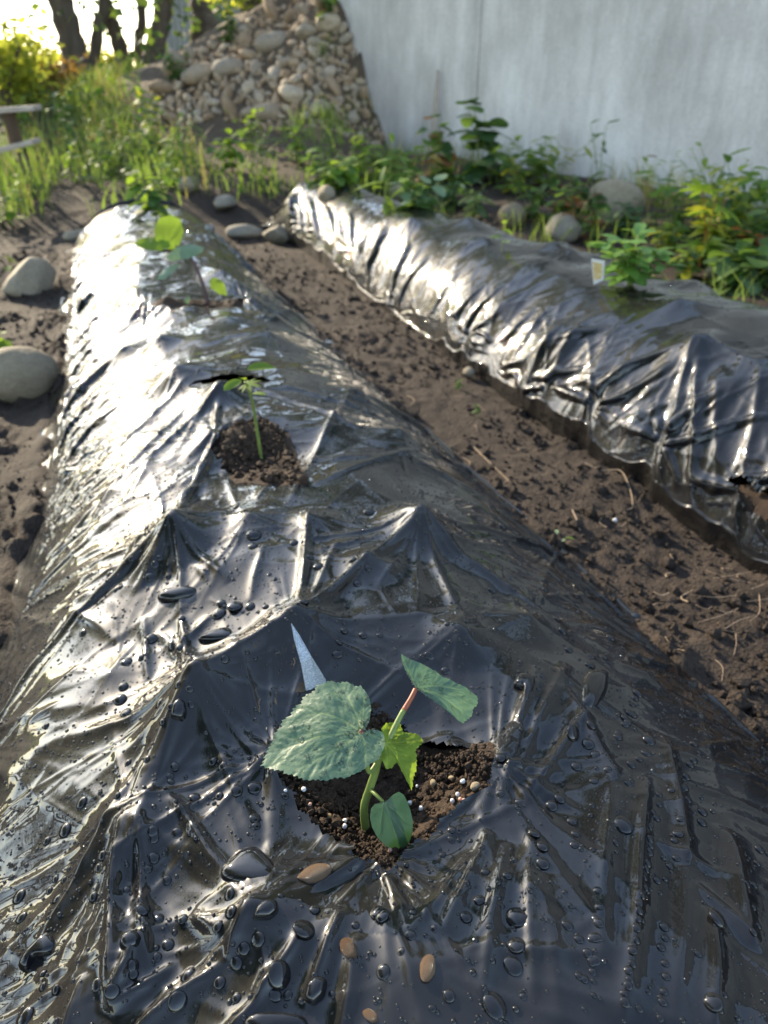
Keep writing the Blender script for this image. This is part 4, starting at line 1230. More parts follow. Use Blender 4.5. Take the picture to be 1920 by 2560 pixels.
for i_, (px, py, lb_) in enumerate(((560, 420, 'green weed at the left foot of the bare slope'), (660, 430, 'green weed in front of the bare slope below the heap'), (740, 400, 'weed on the bare slope under the middle of the heap'), (820, 410, 'weed at the right of the bare slope'), (620, 370, 'weed halfway up the bare slope'), (900, 400, 'weed where the slope meets the concrete wall'))):
    W('slope_weed', lb_, 'weed', plant_at(px, py), .22, 6, 6, 'fern' if i_ % 2 else 'oval', ['leaf_mid', 'leaf_bright'], .11, .7, 500 + i_)
BG = 'weeds in the rough ground behind the beds'
for i in range(34):
    px = rnd.uniform(-60, 640); py = rnd.uniform(255, 470)
    if px > 420 and py < 350: continue
    W('meadow_weed', 'leafy weed in the rough grass, %s %s' % ('at the left edge' if px < 120 else 'behind the near bed' if px < 400 else 'before the heap', 'far back' if py < 320 else 'midway' if py < 400 else 'nearest the beds'), 'weed', plant_at(px, py), rnd.uniform(.16, .36), 4, 6, rnd.choice(['oval', 'fern', 'lance', 'fern']), rnd.choice([['leaf_mid', 'leaf_bright'], ['leaf_mid', 'leaf_dark'], ['leaf_bright', 'leaf_mid']]), rnd.uniform(.09, .15), .5, 100 + i, BG)
print('plants', time.time() - T0)
# ------------------------------------------------------------------ stones
STONES = []
def stone_variants(n=9, sub=3):
    for k in range(n):
        bm = bmesh.new()
        bmesh.ops.create_icosphere(bm, subdivisions=sub, radius=.5)
        off = Vector((k * 7.3, k * 3.1, k * 5.7))
        sx, sy, sz = (1, .8 + .04 * (k % 4), .55 + .07 * (k % 5))
        cuts = [(Vector((math.sin(k * 3 + j * 2.1), math.cos(k * 5 + j * 1.7), math.sin(k + j * 4.3))).normalized(), .36 + .06 * ((k + j) % 3)) for j in range(5)]
        for v in bm.verts:
            p = v.co.copy()
            if k % 3 != 0:
                for n_, d in cuts:
                    e = p.dot(n_)
                    if e > d: p -= n_ * (e - d) * .75
            f = 1 + .16 * mnoise.noise(p * 1.8 + off) + .06 * mnoise.noise(p * 5 + off) + .02 * mnoise.noise(p * 14 + off)
            p *= f
            v.co = Vector((p.x * sx, p.y * sy, p.z * sz))
        me = bpy.data.meshes.new('stone')
        bm.to_mesh(me); bm.free()
        me.polygons.foreach_set('use_smooth', np.ones(len(me.polygons), bool))
        STONES.append(me)
stone_variants()
STONE_MESH = {}
def stone(name, label, loc, size, mat='stone', group=None, seed=0, sq=(1, 1, 1), cat='stone', sink=.2, flat=True):
    r = random.Random(seed)
    i = r.randrange(len(STONES))
    key = (i, mat)
    if key not in STONE_MESH:
        me = STONES[i].copy(); me.materials.append(M[mat]); STONE_MESH[key] = me
    o = bpy.data.objects.new(name, STONE_MESH[key]); C.objects.link(o)
    tilt = .35 if flat else 1.2
    o.rotation_euler = (r.uniform(-tilt, tilt), r.uniform(-tilt, tilt), r.uniform(0, 6.28))
    o.scale = (size * sq[0], size * sq[1], size * sq[2])
    o.location = (loc[0], loc[1], loc[2] + size * sq[2] * (.3 - sink * .5))
    return tag(o, label, cat, group)

def px_size(p, px): return px * np.linalg.norm(np.array(p) - np.array([0, 0, CAM_H])) / F * .97
def stone_px(label, px, py, wpx, seed, sq=(1, 1, 1), **k):
    p = hit(px, py)
    return stone('stone', label, p, px_size(p, wpx), 'stone', None, seed, sq, **k)
M['stone_warm'] = stone_mat('warm_boulder', [(.25, (.22, .18, .12)), (.5, (.34, .29, .21)), (.75, (.26, .24, .20))], 16)
S_ = stone_px
def boulder(label, px, py, wpx, seed, sq, mat='stone_warm', rz=None, sub=4, sharp=0.0):
    """a larger stone with a mesh of its own"""
    p = hit(px, py); size = px_size(p, wpx)
    bm = bmesh.new(); bmesh.ops.create_icosphere(bm, subdivisions=sub, radius=.5)
    off = Vector((seed * 3.3, seed * 1.7, seed * 2.9))
    r = random.Random(seed)
    cuts = [(Vector((r.gauss(0, 1), r.gauss(0, 1), r.gauss(0, .7))).normalized(), r.uniform(.25, .4)) for _ in range(7)] if sharp else []
    for v in bm.verts:
        q = v.co.copy()
        for n_, d in cuts:
            e = q.dot(n_)
            if e > d: q -= n_ * (e - d) * sharp
        q *= 1 + .12 * mnoise.noise(q * 1.6 + off) + .05 * mnoise.noise(q * 4 + off) + .02 * mnoise.noise(q * 11 + off) + .008 * mnoise.noise(q * 30 + off)
        v.co = Vector((q.x * sq[0], q.y * sq[1], q.z * sq[2]))
    me = bpy.data.meshes.new('stone'); bm.to_mesh(me); bm.free()
    me.polygons.foreach_set('use_smooth', np.ones(len(me.polygons), bool))
    o = link('stone', me, M[mat])
    o.scale = (size,) * 3
    o.location = (p[0], p[1], p[2] + size * sq[2] * .20)
    o.rotation_euler = (0, 0, rz if rz is not None else r.uniform(0, 6))
    return tag(o, label, 'stone')
boulder('large rounded beige stone on the soil at the left edge', 52, 965, 175, 4, (1, .85, .74), rz=.2)
boulder('wedge-shaped pale stone on the soil left of the near bed', 75, 722, 125, 9, (1, .75, .8), rz=.3, sharp=.85)
boulder('flat brown stone lying across the path between the far bed ends', 608, 588, 110, 12, (1, .6, .32), rz=.1, sharp=.5)
boulder('blocky brown stone against the far end of the right-hand bed', 690, 600, 75, 14, (1, .8, .7), sharp=.8)
boulder('large brown boulder beside the weeds in front of the wall', 1528, 545, 140, 16, (1, .8, .85), sharp=.8)
boulder('rounded grey stone left of the large brown boulder', 1405, 590, 100, 17, (1, .8, .7), sharp=.4)
boulder('pale round stone half hidden in weeds near the middle of the strip', 1278, 555, 72, 18, (1, .85, .85))
boulder('small pale stone at the far corner of the right-hand bed', 815, 497, 60, 19, (1, .8, .7), sharp=.5)
boulder('grey stone at the foot of the wall near the stake', 995, 490, 52, 20, (1, .8, .7))
boulder('pale flat stone at the right edge of the picture by the wall', 1895, 560, 80, 21, (1, .6, .45))
boulder('grey stone low among the leaves right of the basil', 1790, 690, 60, 22, (1, .8, .6))
boulder('flat pale stone at the far left of the near bed end', 188, 592, 75, 23, (1, .6, .28), sharp=.5)
boulder('grey stone in the grass behind the near bed', 470, 470, 70, 24, (1, .7, .5))
boulder('low rock at the foot of the rubble slope behind the beds', 565, 515, 85, 25, (1, .6, .4), sharp=.5)
boulder('small rounded stone on the path beside the right-hand bed', 1172, 935, 36, 26, (1, .8, .7))
# rubble heap
heap = [(560, 70), (640, 45), (720, 5), (790, -5), (835, 10), (880, 120), (925, 250), (965, 350), (930, 375), (840, 330), (700, 330), (560, 300), (450, 315), (330, 300), (340, 250), (400, 215), (450, 150), (520, 110)]
hx = np.array(heap)
RG = 'stones of the rubble heap'
named = [('grey round boulder in the middle of the rubble heap', 735, 240, 70), ('long pale stone at the left foot of the rubble heap', 500, 190, 80), ('wide brown stone near the top of the rubble heap', 690, 115, 85), ('grey slab at the left end of the rubble heap', 408, 225, 66), ('pale stone lying at the lower middle of the rubble heap', 670, 285, 70), ('grey stone low on the right of the rubble heap', 800, 275, 62), ('brown rounded stone high on the rubble heap beside the wall', 765, 85, 56), ('pale stone in the left part of the heap under the dark shrub', 570, 175, 70)]
for i, (lb_, px, py, w) in enumerate(named):
    p = hit(px, py, terrain)
    o = stone('rubble_stone', lb_, p, px_size(p, w) * 1.05, 'stone', None, 300 + i, (1, .85, .8), sink=.5)
placed = [(px, py, w) for _, px, py, w in named]
cnt = 0; tries = 0
while cnt < 285 and tries < 9000:
    tries += 1
    px = rnd.uniform(320, 970); py = rnd.uniform(-10, 380)
    if not bool(inpoly(np.array([px]), np.array([py]), heap)[0]): continue
    low = py > 290 + (px - 650) * .05
    if low and rnd.random() < .55: continue
    w = max(15, min(62, rnd.lognormvariate(3.36, .42)))
    if low: w *= .75
    if any(math.hypot(px - a, (py - b) * 1.25) < .40 * (w + c) for a, b, c in placed): continue
    p = hit(px, py, terrain)
    if p is None: continue
    placed.append((px, py, w)); cnt += 1
    pos = 'upper' if py < 150 else ('lower' if py > 260 else 'middle')
    side = 'left' if px < 560 else ('right' if px > 760 else 'centre')
    stone('rubble_stone', 'river stone in the %s %s of the rubble heap by the wall' % (pos, side), p, px_size(p, w) * 1.08, 'stone', RG + ', ' + pos + ' ' + side, 1000 + tries, (1, rnd.uniform(.7, .95), rnd.uniform(.6, 1)), sink=.45, flat=False)
# smaller rubble between the big stones and spilling below them
pts_ = []; sz_ = []
while len(pts_) < 620:
    px = rnd.uniform(320, 975); py = rnd.uniform(0, 430)
    if py < 380 and not bool(inpoly(np.array([px]), np.array([py]), heap)[0]): continue
    if py >= 380 and (px < 520 or rnd.random() < .75): continue
    p = hit(px, py, terrain)
    if p is None: continue
    pts_.append(p); sz_.append(px_size(p, rnd.uniform(5, 15)) * .5)
bm = bmesh.new(); bmesh.ops.create_icosphere(bm, subdivisions=2, radius=1)
B_ = np.array([tuple(v.co) for v in bm.verts]); Fb_ = np.array([[v.index for v in f.verts] for f in bm.faces]); bm.free()
g_ = np.random.default_rng(77); n_ = len(pts_)
V_ = B_[None] * (1 + g_.normal(0, .10, (n_, len(B_), 1))) * g_.uniform(.6, 1.2, (n_, 1, 3)) * np.array(sz_)[:, None, None] + np.array(pts_)[:, None]
o = link('small_rubble', mesh_np('small_rubble', V_.reshape(-1, 3), (np.arange(n_)[:, None, None] * len(B_) + Fb_[None]).reshape(-1, 3)), M['stone'])
tag(o, 'small stones filling the gaps of the rubble heap', 'small stones', kind='stuff')
print('rubble', cnt, time.time() - T0)

# ------------------------------------------------------------------ trees
def leaf_cloud(centres, n, spread, size, r, flat=.6):
    """many small leaf faces spread round a set of branch ends"""
    c = np.array(centres)[np.array([r.randrange(len(centres)) for _ in range(n)])]
    g = np.random.default_rng(r.randrange(10 ** 6))
    p = c + g.normal(0, spread, (n, 3)) * np.array([1, 1, flat])
    d = g.normal(0, 1, (n, 3)); d[:, 2] = d[:, 2] * .5 - .3; d /= np.linalg.norm(d, axis=1)[:, None]
    e = np.cross(d, g.normal(0, 1, (n, 3))); e /= np.linalg.norm(e, axis=1)[:, None]
    s = size * g.uniform(.6, 1.25, n)[:, None]
    V = np.stack([p, p + d * s * .5 + e * s * .27, p + d * s, p + d * s * .5 - e * s * .27], 1).reshape(-1, 3)
    return V, np.arange(n * 4).reshape(n, 4)

def tree(label, pts, radii, limbs, crown_n, spread, lsize, mats, seed, name='tree', extra=(), low=.80):
    r = random.Random(seed)
    t = empty(name, tuple(pts[0])); tag(t, label, 'tree')
    P = np.array(pts) - np.array(pts[0])
    cur = spline(P, 6)
    rad_ = np.interp(np.linspace(0, 1, len(cur)), np.linspace(0, 1, len(radii)), radii)
    m = Mesh(); V, Fc = tube_np(cur, rad_ * np.array([1 + .10 * math.sin(i * 2.1) for i in range(len(cur))]), 12); m.add(V, Fc)
    top_ = cur[-1].copy(); ends = [top_]
    link('trunk', m.build('trunk'), M['bark'], t)
    for k in range(limbs):
        i = int(len(cur) * r.uniform(low, .98)); s = cur[min(i, len(cur) - 1)]
        a = k * 2.4 + r.uniform(-.4, .4); l = r.uniform(.9, 1.7)
        e = s + np.array([math.cos(a) * l, math.sin(a) * l, r.uniform(.2, .9) * l])
        b = spline([s, (s + e) / 2 + np.array([0, 0, .12 * l]), e], 4)
        r0 = rad_[min(i, len(cur) - 1)]
        tube('limb', b, np.linspace(r0 * .5, r0 * .12, len(b)), M['bark'], t, 8)
        ends += [b[-1], b[-3], b[len(b) // 2]]
    ends += [np.array(e) - np.array(pts[0]) for e in extra]
    V, Fc = leaf_cloud(ends, crown_n, spread, lsize, r)
    me = mesh_np('crown', V, Fc, False)
    link('crown', me, M[mats], t)
    return t

def tp(px, py, f): return tuple(at_fwd(px, py, f))
def up_(p, dz): return (p[0], p[1], p[2] + dz)
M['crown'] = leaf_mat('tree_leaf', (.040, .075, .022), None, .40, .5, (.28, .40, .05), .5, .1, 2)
M['crown_sunlit'] = leaf_mat('sunlit_tree_leaf', (.17, .21, .03), None, .6, .6, (.70, .72, .08), .4, .1, 2)  # sunlight put into the colour: paler, yellower leaves than the plain crown
b = at_fwd(214, 240, 8.4)
tree('thick leaning tree trunk at the far left against the bright sky', [tp(208, 255, 8.4), tp(184, 125, 8.4), tp(152, 5, 8.4), tp(112, -170, 8.4), up_(tp(95, -260, 8.4), 1.9)], [.15, .12, .115, .10, .07], 7, 1300, .42, .13, 'crown', 1, extra=[tp(285, 10, 8.6), tp(240, -25, 8.6)])
tree('slim dark tree forking beside the thick leaning trunk', [tp(222, 245, 8.55), tp(232, 170, 8.6), tp(247, 60, 8.6), tp(256, -60, 8.6), up_(tp(262, -300, 8.7), 1.6)], [.07, .06, .055, .05, .03], 4, 450, .4, .12, 'crown', 2)
tree('thin tree leaning left between the slim tree and the dark trunk', [tp(322, 200, 9.2), tp(300, 120, 9.2), tp(272, 30, 9.1), tp(255, -60, 9.0), up_(tp(240, -260, 9), 1.5)], [.09, .08, .07, .06, .03], 4, 450, .4, .12, 'crown', 3)
tree('thin upright tree left of the dark leaning trunk', [tp(352, 180, 9.6), tp(346, 90, 9.6), tp(352, 0, 9.6), up_(tp(350, -220, 9.6), 1.6)], [.06, .055, .05, .03], 4, 400, .4, .12, 'crown', 4)
tree('dark trunk leaning right behind the left end of the rubble heap', [tp(375, 165, 9.0), tp(398, 80, 9.0), tp(412, 0, 9.0), tp(430, -120, 9.0), up_(tp(440, -320, 9.0), 1.6)], [.105, .09, .085, .08, .05], 7, 1300, .45, .13, 'crown', 5, extra=[tp(445, 5, 8.9), tp(430, -25, 9.0), tp(395, -15, 8.9)])
tree('broad grey tree trunk behind the rubble heap in front of the pale shed', [tp(512, 130, 9.6), tp(514, 60, 9.6), tp(512, -20, 9.6), tp(515, -160, 9.6), up_(tp(520, -360, 9.6), 1.6)], [.18, .155, .15, .14, .08], 8, 1300, .5, .13, 'crown', 6)
tree('thin dark sapling trunk left of the thick leaning tree', [tp(163, 245, 8.9), tp(160, 180, 8.9), tp(158, 100, 8.9), up_(tp(150, -200, 8.9), .6)], [.035, .032, .03, .02], 3, 300, .3, .11, 'crown', 7)
# unseen trees added so the wet film mirrors dark foliage, less sky glow
for i, (x, y, h) in enumerate(((4.6, 8.0, 4.6), (7.0, 6.0, 4.4), (2.6, 12.5, 5.5), (-5.2, 2.2, 5.0), (-6.6, 5.4, 5.5), (-5.6, -1.2, 5.0), (-7.2, 7.6, 6.5), (-3.8, 15.0, 1.5), (-8.6, 10.0, 6.0), (-5.8, 4.2, 5.5), (-4.6, .4, 5.0))):
    z0 = gz(x, y, terrain)
    tree(['unseen leafy tree standing behind the concrete wall', 'second unseen leafy tree behind the concrete wall, farther right', 'leafy tree far behind the rubble heap', 'added unseen leafy tree left of the near bed beyond the picture edge', 'farther added unseen leafy tree left of the beds beyond the picture edge', 'added unseen leafy tree behind and left of the camera', 'tall added unseen leafy tree far left beyond the picture edge', 'low added unseen leafy tree far off to the left of the trunks', 'tall added unseen leafy tree farthest left beyond the picture edge', 'middle added unseen leafy tree in the row left of the beds', 'added unseen leafy tree level with the camera on the left'][i], [(x, y, z0 - .1), (x + .1, y, z0 + 1.5), (x, y + .2, z0 + h * .7), (x + .1, y, z0 + h)], [.17, .14, .10, .04], 14, 7000, .62, .15, 'crown', 20 + i, low=.38 if x < 0 else .6)
def shrub(label, px, py, f, h, w, n, ls, mat, seed, z=None, name='shrub'):
    r = random.Random(seed)
    p = hit(px, py, terrain) if f is None else at_fwd(px, py, f)
    if f is not None: p[2] = gz(p[0], p[1], terrain)
    t = empty(name, tuple(p)); tag(t, label, 'shrub')
    ends = []
    for k in range(9):
        a = k * 2.4 + r.uniform(-.3, .3); q = w * r.uniform(.2, 1)
        e = np.array([math.cos(a) * q, math.sin(a) * q, h * r.uniform(.5, 1)])
        b = spline([(0, 0, -.03), (e[0] * .35, e[1] * .35, e[2] * .55), e], 4)
        tube('stem', b, np.linspace(.016, .005, len(b)), M['bark'], t, 5)
        ends += [b[-1], b[-3], b[5]]
    V, Fc = leaf_cloud(ends, n, w * .28, ls, r, .8)
    link('crown', mesh_np('crown', V, Fc, False), M[mat], t)
    return t
M['crown_red'] = leaf_mat('red_shrub_leaf', (.16, .10, .03), None, .45, .5, (.5, .3, .06), .4, .1, 2)
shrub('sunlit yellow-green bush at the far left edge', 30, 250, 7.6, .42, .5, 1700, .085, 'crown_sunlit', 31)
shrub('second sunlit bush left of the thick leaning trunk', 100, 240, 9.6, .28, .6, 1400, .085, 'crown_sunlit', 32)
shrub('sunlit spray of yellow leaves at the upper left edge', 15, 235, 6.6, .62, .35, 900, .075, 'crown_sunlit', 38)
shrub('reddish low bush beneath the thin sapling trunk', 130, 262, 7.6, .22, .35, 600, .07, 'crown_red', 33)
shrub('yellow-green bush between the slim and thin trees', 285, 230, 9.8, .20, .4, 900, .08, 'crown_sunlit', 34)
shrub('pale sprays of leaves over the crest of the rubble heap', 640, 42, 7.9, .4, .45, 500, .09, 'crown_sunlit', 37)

# ------------------------------------------------------------------ buildings behind
_s = at_fwd(395, 100, 14.0)
sh = empty('corrugated_shed', (_s[0] + 1.6, _s[1], 0.4), rad(-14)); tag(sh, 'pale corrugated shed behind the trees and rubble heap', 'shed')
def corrugated(w, h, pitch=.09, depth=.03):
    n = int(w / pitch * 4)
    xs = np.linspace(0, w, n + 1); zz = depth * np.sign(np.sin(xs / pitch * 2 * math.pi + .3)) * .5
    V = np.concatenate([np.stack([xs, zz, np.zeros(n + 1)], 1), np.stack([xs, zz, np.full(n + 1, h)], 1)])
    Fc = np.array([(i, i + 1, n + 2 + i, n + 1 + i) for i in range(n)])
    return V, Fc
V, Fc = corrugated(7.5, 3.2); V[:, 0] -= 1.6
link('wall', mesh_np('wall', V, Fc, False), M['shed'], sh)
V, Fc = corrugated(5, 3.2); V = np.stack([-1.6 + V[:, 1], V[:, 0], V[:, 2]], 1)
link('wall', mesh_np('wall', V, Fc, False), M['shed'], sh)
link('roof', Mesh().add(*box_np(-1.9, 6.2, -.35, 5.3, 3.21, 3.33)).build('roof', False), M['roof'], sh)
hs = empty('grey_house', (-6.5, 38.0, .4), rad(8)); tag(hs, 'small grey house with a dark roof far off at the left', 'house')
link('wall', Mesh().add(*box_np(-4, 4, 0, 6, 0, 1.8)).build('wall', False), M['house'], hs)
me = bpy.data.meshes.new('roof'); me.from_pydata([(-4.5, -.6, 1.81), (4.5, -.6, 1.81), (4.5, 6.6, 1.81), (-4.5, 6.6, 1.81), (-4.5, 3, 2.9), (4.5, 3, 2.9)], [], [(0, 1, 5, 4), (3, 4, 5, 2), (0, 4, 3), (1, 2, 5), (0, 3, 2, 1)]); link('roof', me, M['roof'], hs)
for x in (-2.6, -.4, 1.9):
    wdw = link('window', Mesh().add(*box_np(x, x + 1, -.03, .02, .7, 1.5)).build('window', False), M['tag_white'], hs)
    link('pane', Mesh().add(*box_np(x + .08, x + .92, -.045, -.031, .78, 1.42)).build('pane', False), M['window'], wdw)

# ------------------------------------------------------------------ wooden stand at the left edge
p = hit(48, 500, terrain); fs = 4.3
st_ = empty('wooden_stand', tuple(p)); tag(st_, 'weathered wooden post with two flat boards at the left edge', 'stand')
def wchild(o): child_world(o, st_)
dS = np.linalg.norm(p - np.array([0, 0, CAM_H]))
a0 = at_d((20, 290), dS); a1 = at_d((52, 375), dS)
wchild(tube('post', [at_d((18, 272), dS), at_d((42, 360), dS)], [.030, .034], M['bark'], None, 10))
def board(c, w, d, t, rz, ry):
    V, Fc = box_np(-w / 2, w / 2, -d / 2, d / 2, -t / 2, t / 2)
    me = mesh_np('board', V, Fc, False); o = link('board', me, M['wood']); o.location = tuple(c); o.rotation_euler = (0, ry, rz)
    bv = o.modifiers.new('bevel', 'BEVEL'); bv.width = .004; bv.segments = 2
    bpy.context.view_layer.update()
    return o
for c, w, ry in ((at_d((28, 274), dS), .26, -.06), (at_d((30, 368), dS), .26, -.22)):
    o = board(c, w, .16, .025, -.25, ry); wchild(o)
for q in ((46, 380), (62, 372)):
    wchild(tube('leg', [at_d(q, dS), at_d((q[0] + 20, 450), dS), at_d((q[0] + 32, 535), dS - .02)], [.007, .007, .007], M['rust'], None, 6))
# leaning stake against the wall
q0 = on_wall(1098, 345); q1 = on_wall(1100, 175)
nn = np.array([-WALL_D[1], WALL_D[0], 0])
nrm_w = nn if nn[0] < 0 else -nn
sp = bpy.data.meshes.new('wooden_stake')
wv = np.array([WALL_D[0], WALL_D[1], 0])
A_ = q0 + nrm_w * .06; B_ = q1 + nrm_w * .012
A_[2] = gz(A_[0], A_[1], terrain) - .05
V = [A_ - wv * .034, A_ + wv * .034, A_ + wv * .034 + nrm_w * .022, A_ - wv * .034 + nrm_w * .022, B_ - wv * .006, B_ + wv * .006, B_ + wv * .006 + nrm_w * .01, B_ - wv * .006 + nrm_w * .01]
sp.from_pydata([tuple(v) for v in V], [], [(0, 3, 2, 1), (4, 5, 6, 7), (0, 1, 5, 4), (1, 2, 6, 5), (2, 3, 7, 6), (3, 0, 4, 7)])
o = link('wooden_stake', sp, M['wood']); tag(o, 'pale pointed wooden stake leaning on the concrete wall', 'stake')

# ------------------------------------------------------------------ grass
def grass(name, label, pts, h, w, mat, seed, lean=.5):
    g = np.random.default_rng(seed)
    pts = np.asarray(pts); n = len(pts)
    hh = h * g.uniform(.45, 1.2, n); a = g.uniform(0, 6.28, n); ln = lean * g.uniform(.1, 1, n) * hh
    dx = np.cos(a) * ln; dy = np.sin(a) * ln
    b = g.uniform(0, 6.28, n); ww = w * g.uniform(.6, 1.3, n)
    ox = np.cos(b) * ww / 2; oy = np.sin(b) * ww / 2
    V = []
    for f, k in ((0, 1), (.4, .9), (.75, .6), (1, .08)):
        c = pts + np.stack([dx * f * f, dy * f * f, hh * (f - .18 * f * f)], 1)
        V += [c - np.stack([ox * k, oy * k, 0 * ox], 1), c + np.stack([ox * k, oy * k, 0 * ox], 1)]
    V = np.stack(V, 1).reshape(-1, 3)
    base = np.arange(n)[:, None] * 8
    Fc = np.concatenate([base + np.array([[0, 1, 3, 2]]), base + np.array([[2, 3, 5, 4]]), base + np.array([[4, 5, 7, 6]])])
    o = link(name, mesh_np(name, V, Fc), M[mat])
    return tag(o, label, 'grass', kind='stuff')
g = np.random.default_rng(12)
def tufts(n, x0, x1, y0, y1, per, sd, ok):
    c = np.stack([g.uniform(x0, x1, n), g.uniform(y0, y1, n)], 1)
    c = c[ok(c[:, 0], c[:, 1])]
    p = np.repeat(c, per, 0) + g.normal(0, sd, (len(c) * per, 2))
    return np.column_stack([p, terrain(p[:, 0], p[:, 1]) - .005])
def wall_side(x, y): return (x - WALL_A[0]) * WALL_D[1] - (y - WALL_A[1]) * WALL_D[0]      # below 0: garden side
mound = lambda x, y: (x > .42) & (y > 5.55) & (y < 8.2)
okb = lambda x, y: (wall_side(x, y) < -.05) & ~mound(x, y) & (vnoise(x * 2.2, y * 2.2, 5) > -.35)
P_ = np.concatenate([tufts(1100, -4.5, 1.7, 4.1, 9.5, 16, .06, okb), tufts(500, -9, 0.8, 8, 14, 14, .10, okb)])
grass('grass', 'green grass in the rough ground behind the beds', P_, .19, .007, 'grass', 1)
oks = lambda x, y: (wall_side(x, y) < -.05) & (x > 1.58) & (y > .6) & (y < 6) & (vnoise(x * 3, y * 3, 8) > -.2)
P_ = tufts(330, 1.58, 3.8, .8, 6, 12, .05, oks)
grass('grass', 'green grass in the weedy strip along the wall', P_, .15, .004, 'grass', 2, .8)
okd = lambda x, y: (wall_side(x, y) < -.03) & (wall_side(x, y) > -.55) & (y > 1.0) & (y < 5.2)
P_ = tufts(260, 1.7, 3.8, 1, 5.2, 10, .05, okd)
grass('grass', 'dry yellow grass at the foot of the concrete wall', P_, .22, .0035, 'grass_dry', 3, .4)
P_ = tufts(150, -4.5, 1.0, 4.3, 8, 12, .06, okb)
grass('grass', 'dry yellow grass among the rough green grass', P_, .26, .006, 'grass_dry', 4)
print('grass', time.time() - T0)
# ------------------------------------------------------------------ water on the film
def dome(nseg, nring, flat=.72, over=1.95):
    """a bead of water, radius 1, resting on z=0"""
    V = [(0, 0, flat * (1 - math.cos(over)) * .62)]
    top = V[0][2]
    V = [(0, 0, top)]
    for i in range(1, nring + 1):
        a = over * i / nring
        r = math.sin(a); z = top - flat * (1 - math.cos(a)) * .62
        for k in range(nseg):
            t = 2 * math.pi * k / nseg
            V.append((r * math.cos(t), r * math.sin(t), z - .03))
    Fc = [(0, 1 + k, 1 + (k + 1) % nseg) for k in range(nseg)]
    for i in range(nring - 1):
        b0 = 1 + i * nseg; b1 = b0 + nseg
        for k in range(nseg):
            k2 = (k + 1) % nseg
            Fc += [(b0 + k, b1 + k, b1 + k2), (b0 + k, b1 + k2, b0 + k2)]
    return np.array(V), np.array(Fc)

def film_samples(P, Nn, keep, n, ylo, yhi, seed):
    g = np.random.default_rng(seed)
    nV, nU = P.shape[:2]
    yrow = P[:, nU // 2, 1]
    ok = np.where((yrow > ylo) & (yrow < yhi))[0]
    # rows are unevenly spaced: weight them by their spacing
    wgt = np.abs(np.gradient(yrow))[ok]; wgt /= wgt.sum()
    i = g.choice(ok, n, p=wgt); j = g.integers(3, nU - 4, n)
    good = (i < nV - 2) & (P[i, j, 2] > .02) & keep[np.minimum(i, nV - 2), np.minimum(j, nU - 2)] & (Nn[i, j, 2] > .25)
    i = i[good]; j = j[good]
    return i, j

def beads(name, label, P, Nn, i, j, rr, seed, nseg=7, nring=3, mat='bead', flat=(.75, 1.05)):
    g = np.random.default_rng(seed)
    D, Fd = dome(nseg, nring)
    n = len(i); m = len(D)
    p = P[i, j] + 0; nn = Nn[i, j]
    a = np.cross(nn, np.array([.31, .17, .9])); a /= np.linalg.norm(a, axis=1)[:, None]
    b = np.cross(nn, a)
    rot = g.uniform(0, 6.28, n); sx = g.uniform(.9, 1.15, n); hz = g.uniform(*flat, n)
    a2 = a * np.cos(rot)[:, None] + b * np.sin(rot)[:, None]; b2 = np.cross(nn, a2)
    V = p[:, None] + (a2 * (rr * sx)[:, None])[:, None] * D[None, :, 0:1] + (b2 * rr[:, None])[:, None] * D[None, :, 1:2] + (nn * (rr * hz)[:, None])[:, None] * D[None, :, 2:3]
    Fc = (np.arange(n)[:, None, None] * m + Fd[None]).reshape(-1, 3)
    o = link(name, mesh_np(name, V.reshape(-1, 3), Fc), M[mat])
    return tag(o, label, 'water drops', kind='stuff')

g = np.random.default_rng(99)
i, j = film_samples(P1, N1, KEEP1, 34000, .0, 1.25, 1)
cl = vnoise(P1[i, j, 0] * 18, P1[i, j, 1] * 18, 50) + .5 * vnoise(P1[i, j, 0] * 60, P1[i, j, 1] * 60, 51)
k_ = cl > g.uniform(-1.2, .5, len(i)); i = i[k_]; j = j[k_]
rr = .00070 * np.exp(np.abs(g.normal(0, .50, len(i))))
rr = np.minimum(rr, .0022)
beads('water_beads', 'fine water droplets scattered over the near film', P1, N1, i, j, rr, 2, 7, 2, flat=(.8, 1.15))
i, j = film_samples(P1, N1, KEEP1, 10000, 1.25, 3.5, 3)
beads('water_beads', 'fine water droplets over the far half of the near film', P1, N1, i, j, np.minimum(.0010 * np.exp(np.abs(g.normal(0, .6, len(i)))), .004), 4, 6, 2, flat=(.3, .8))
i, j = film_samples(P2, N2, KEEP2, 5000, .4, 3.5, 5)
beads('water_beads', 'fine water droplets over the right-hand film', P2, N2, i, j, np.minimum(.0010 * np.exp(np.abs(g.normal(0, .6, len(i)))), .004), 6, 6, 2, flat=(.3, .8))
i_, j_ = None, None

bead_me = mesh_np('water_drop', *dome(20, 8)); bead_me.materials.append(M['bead'])
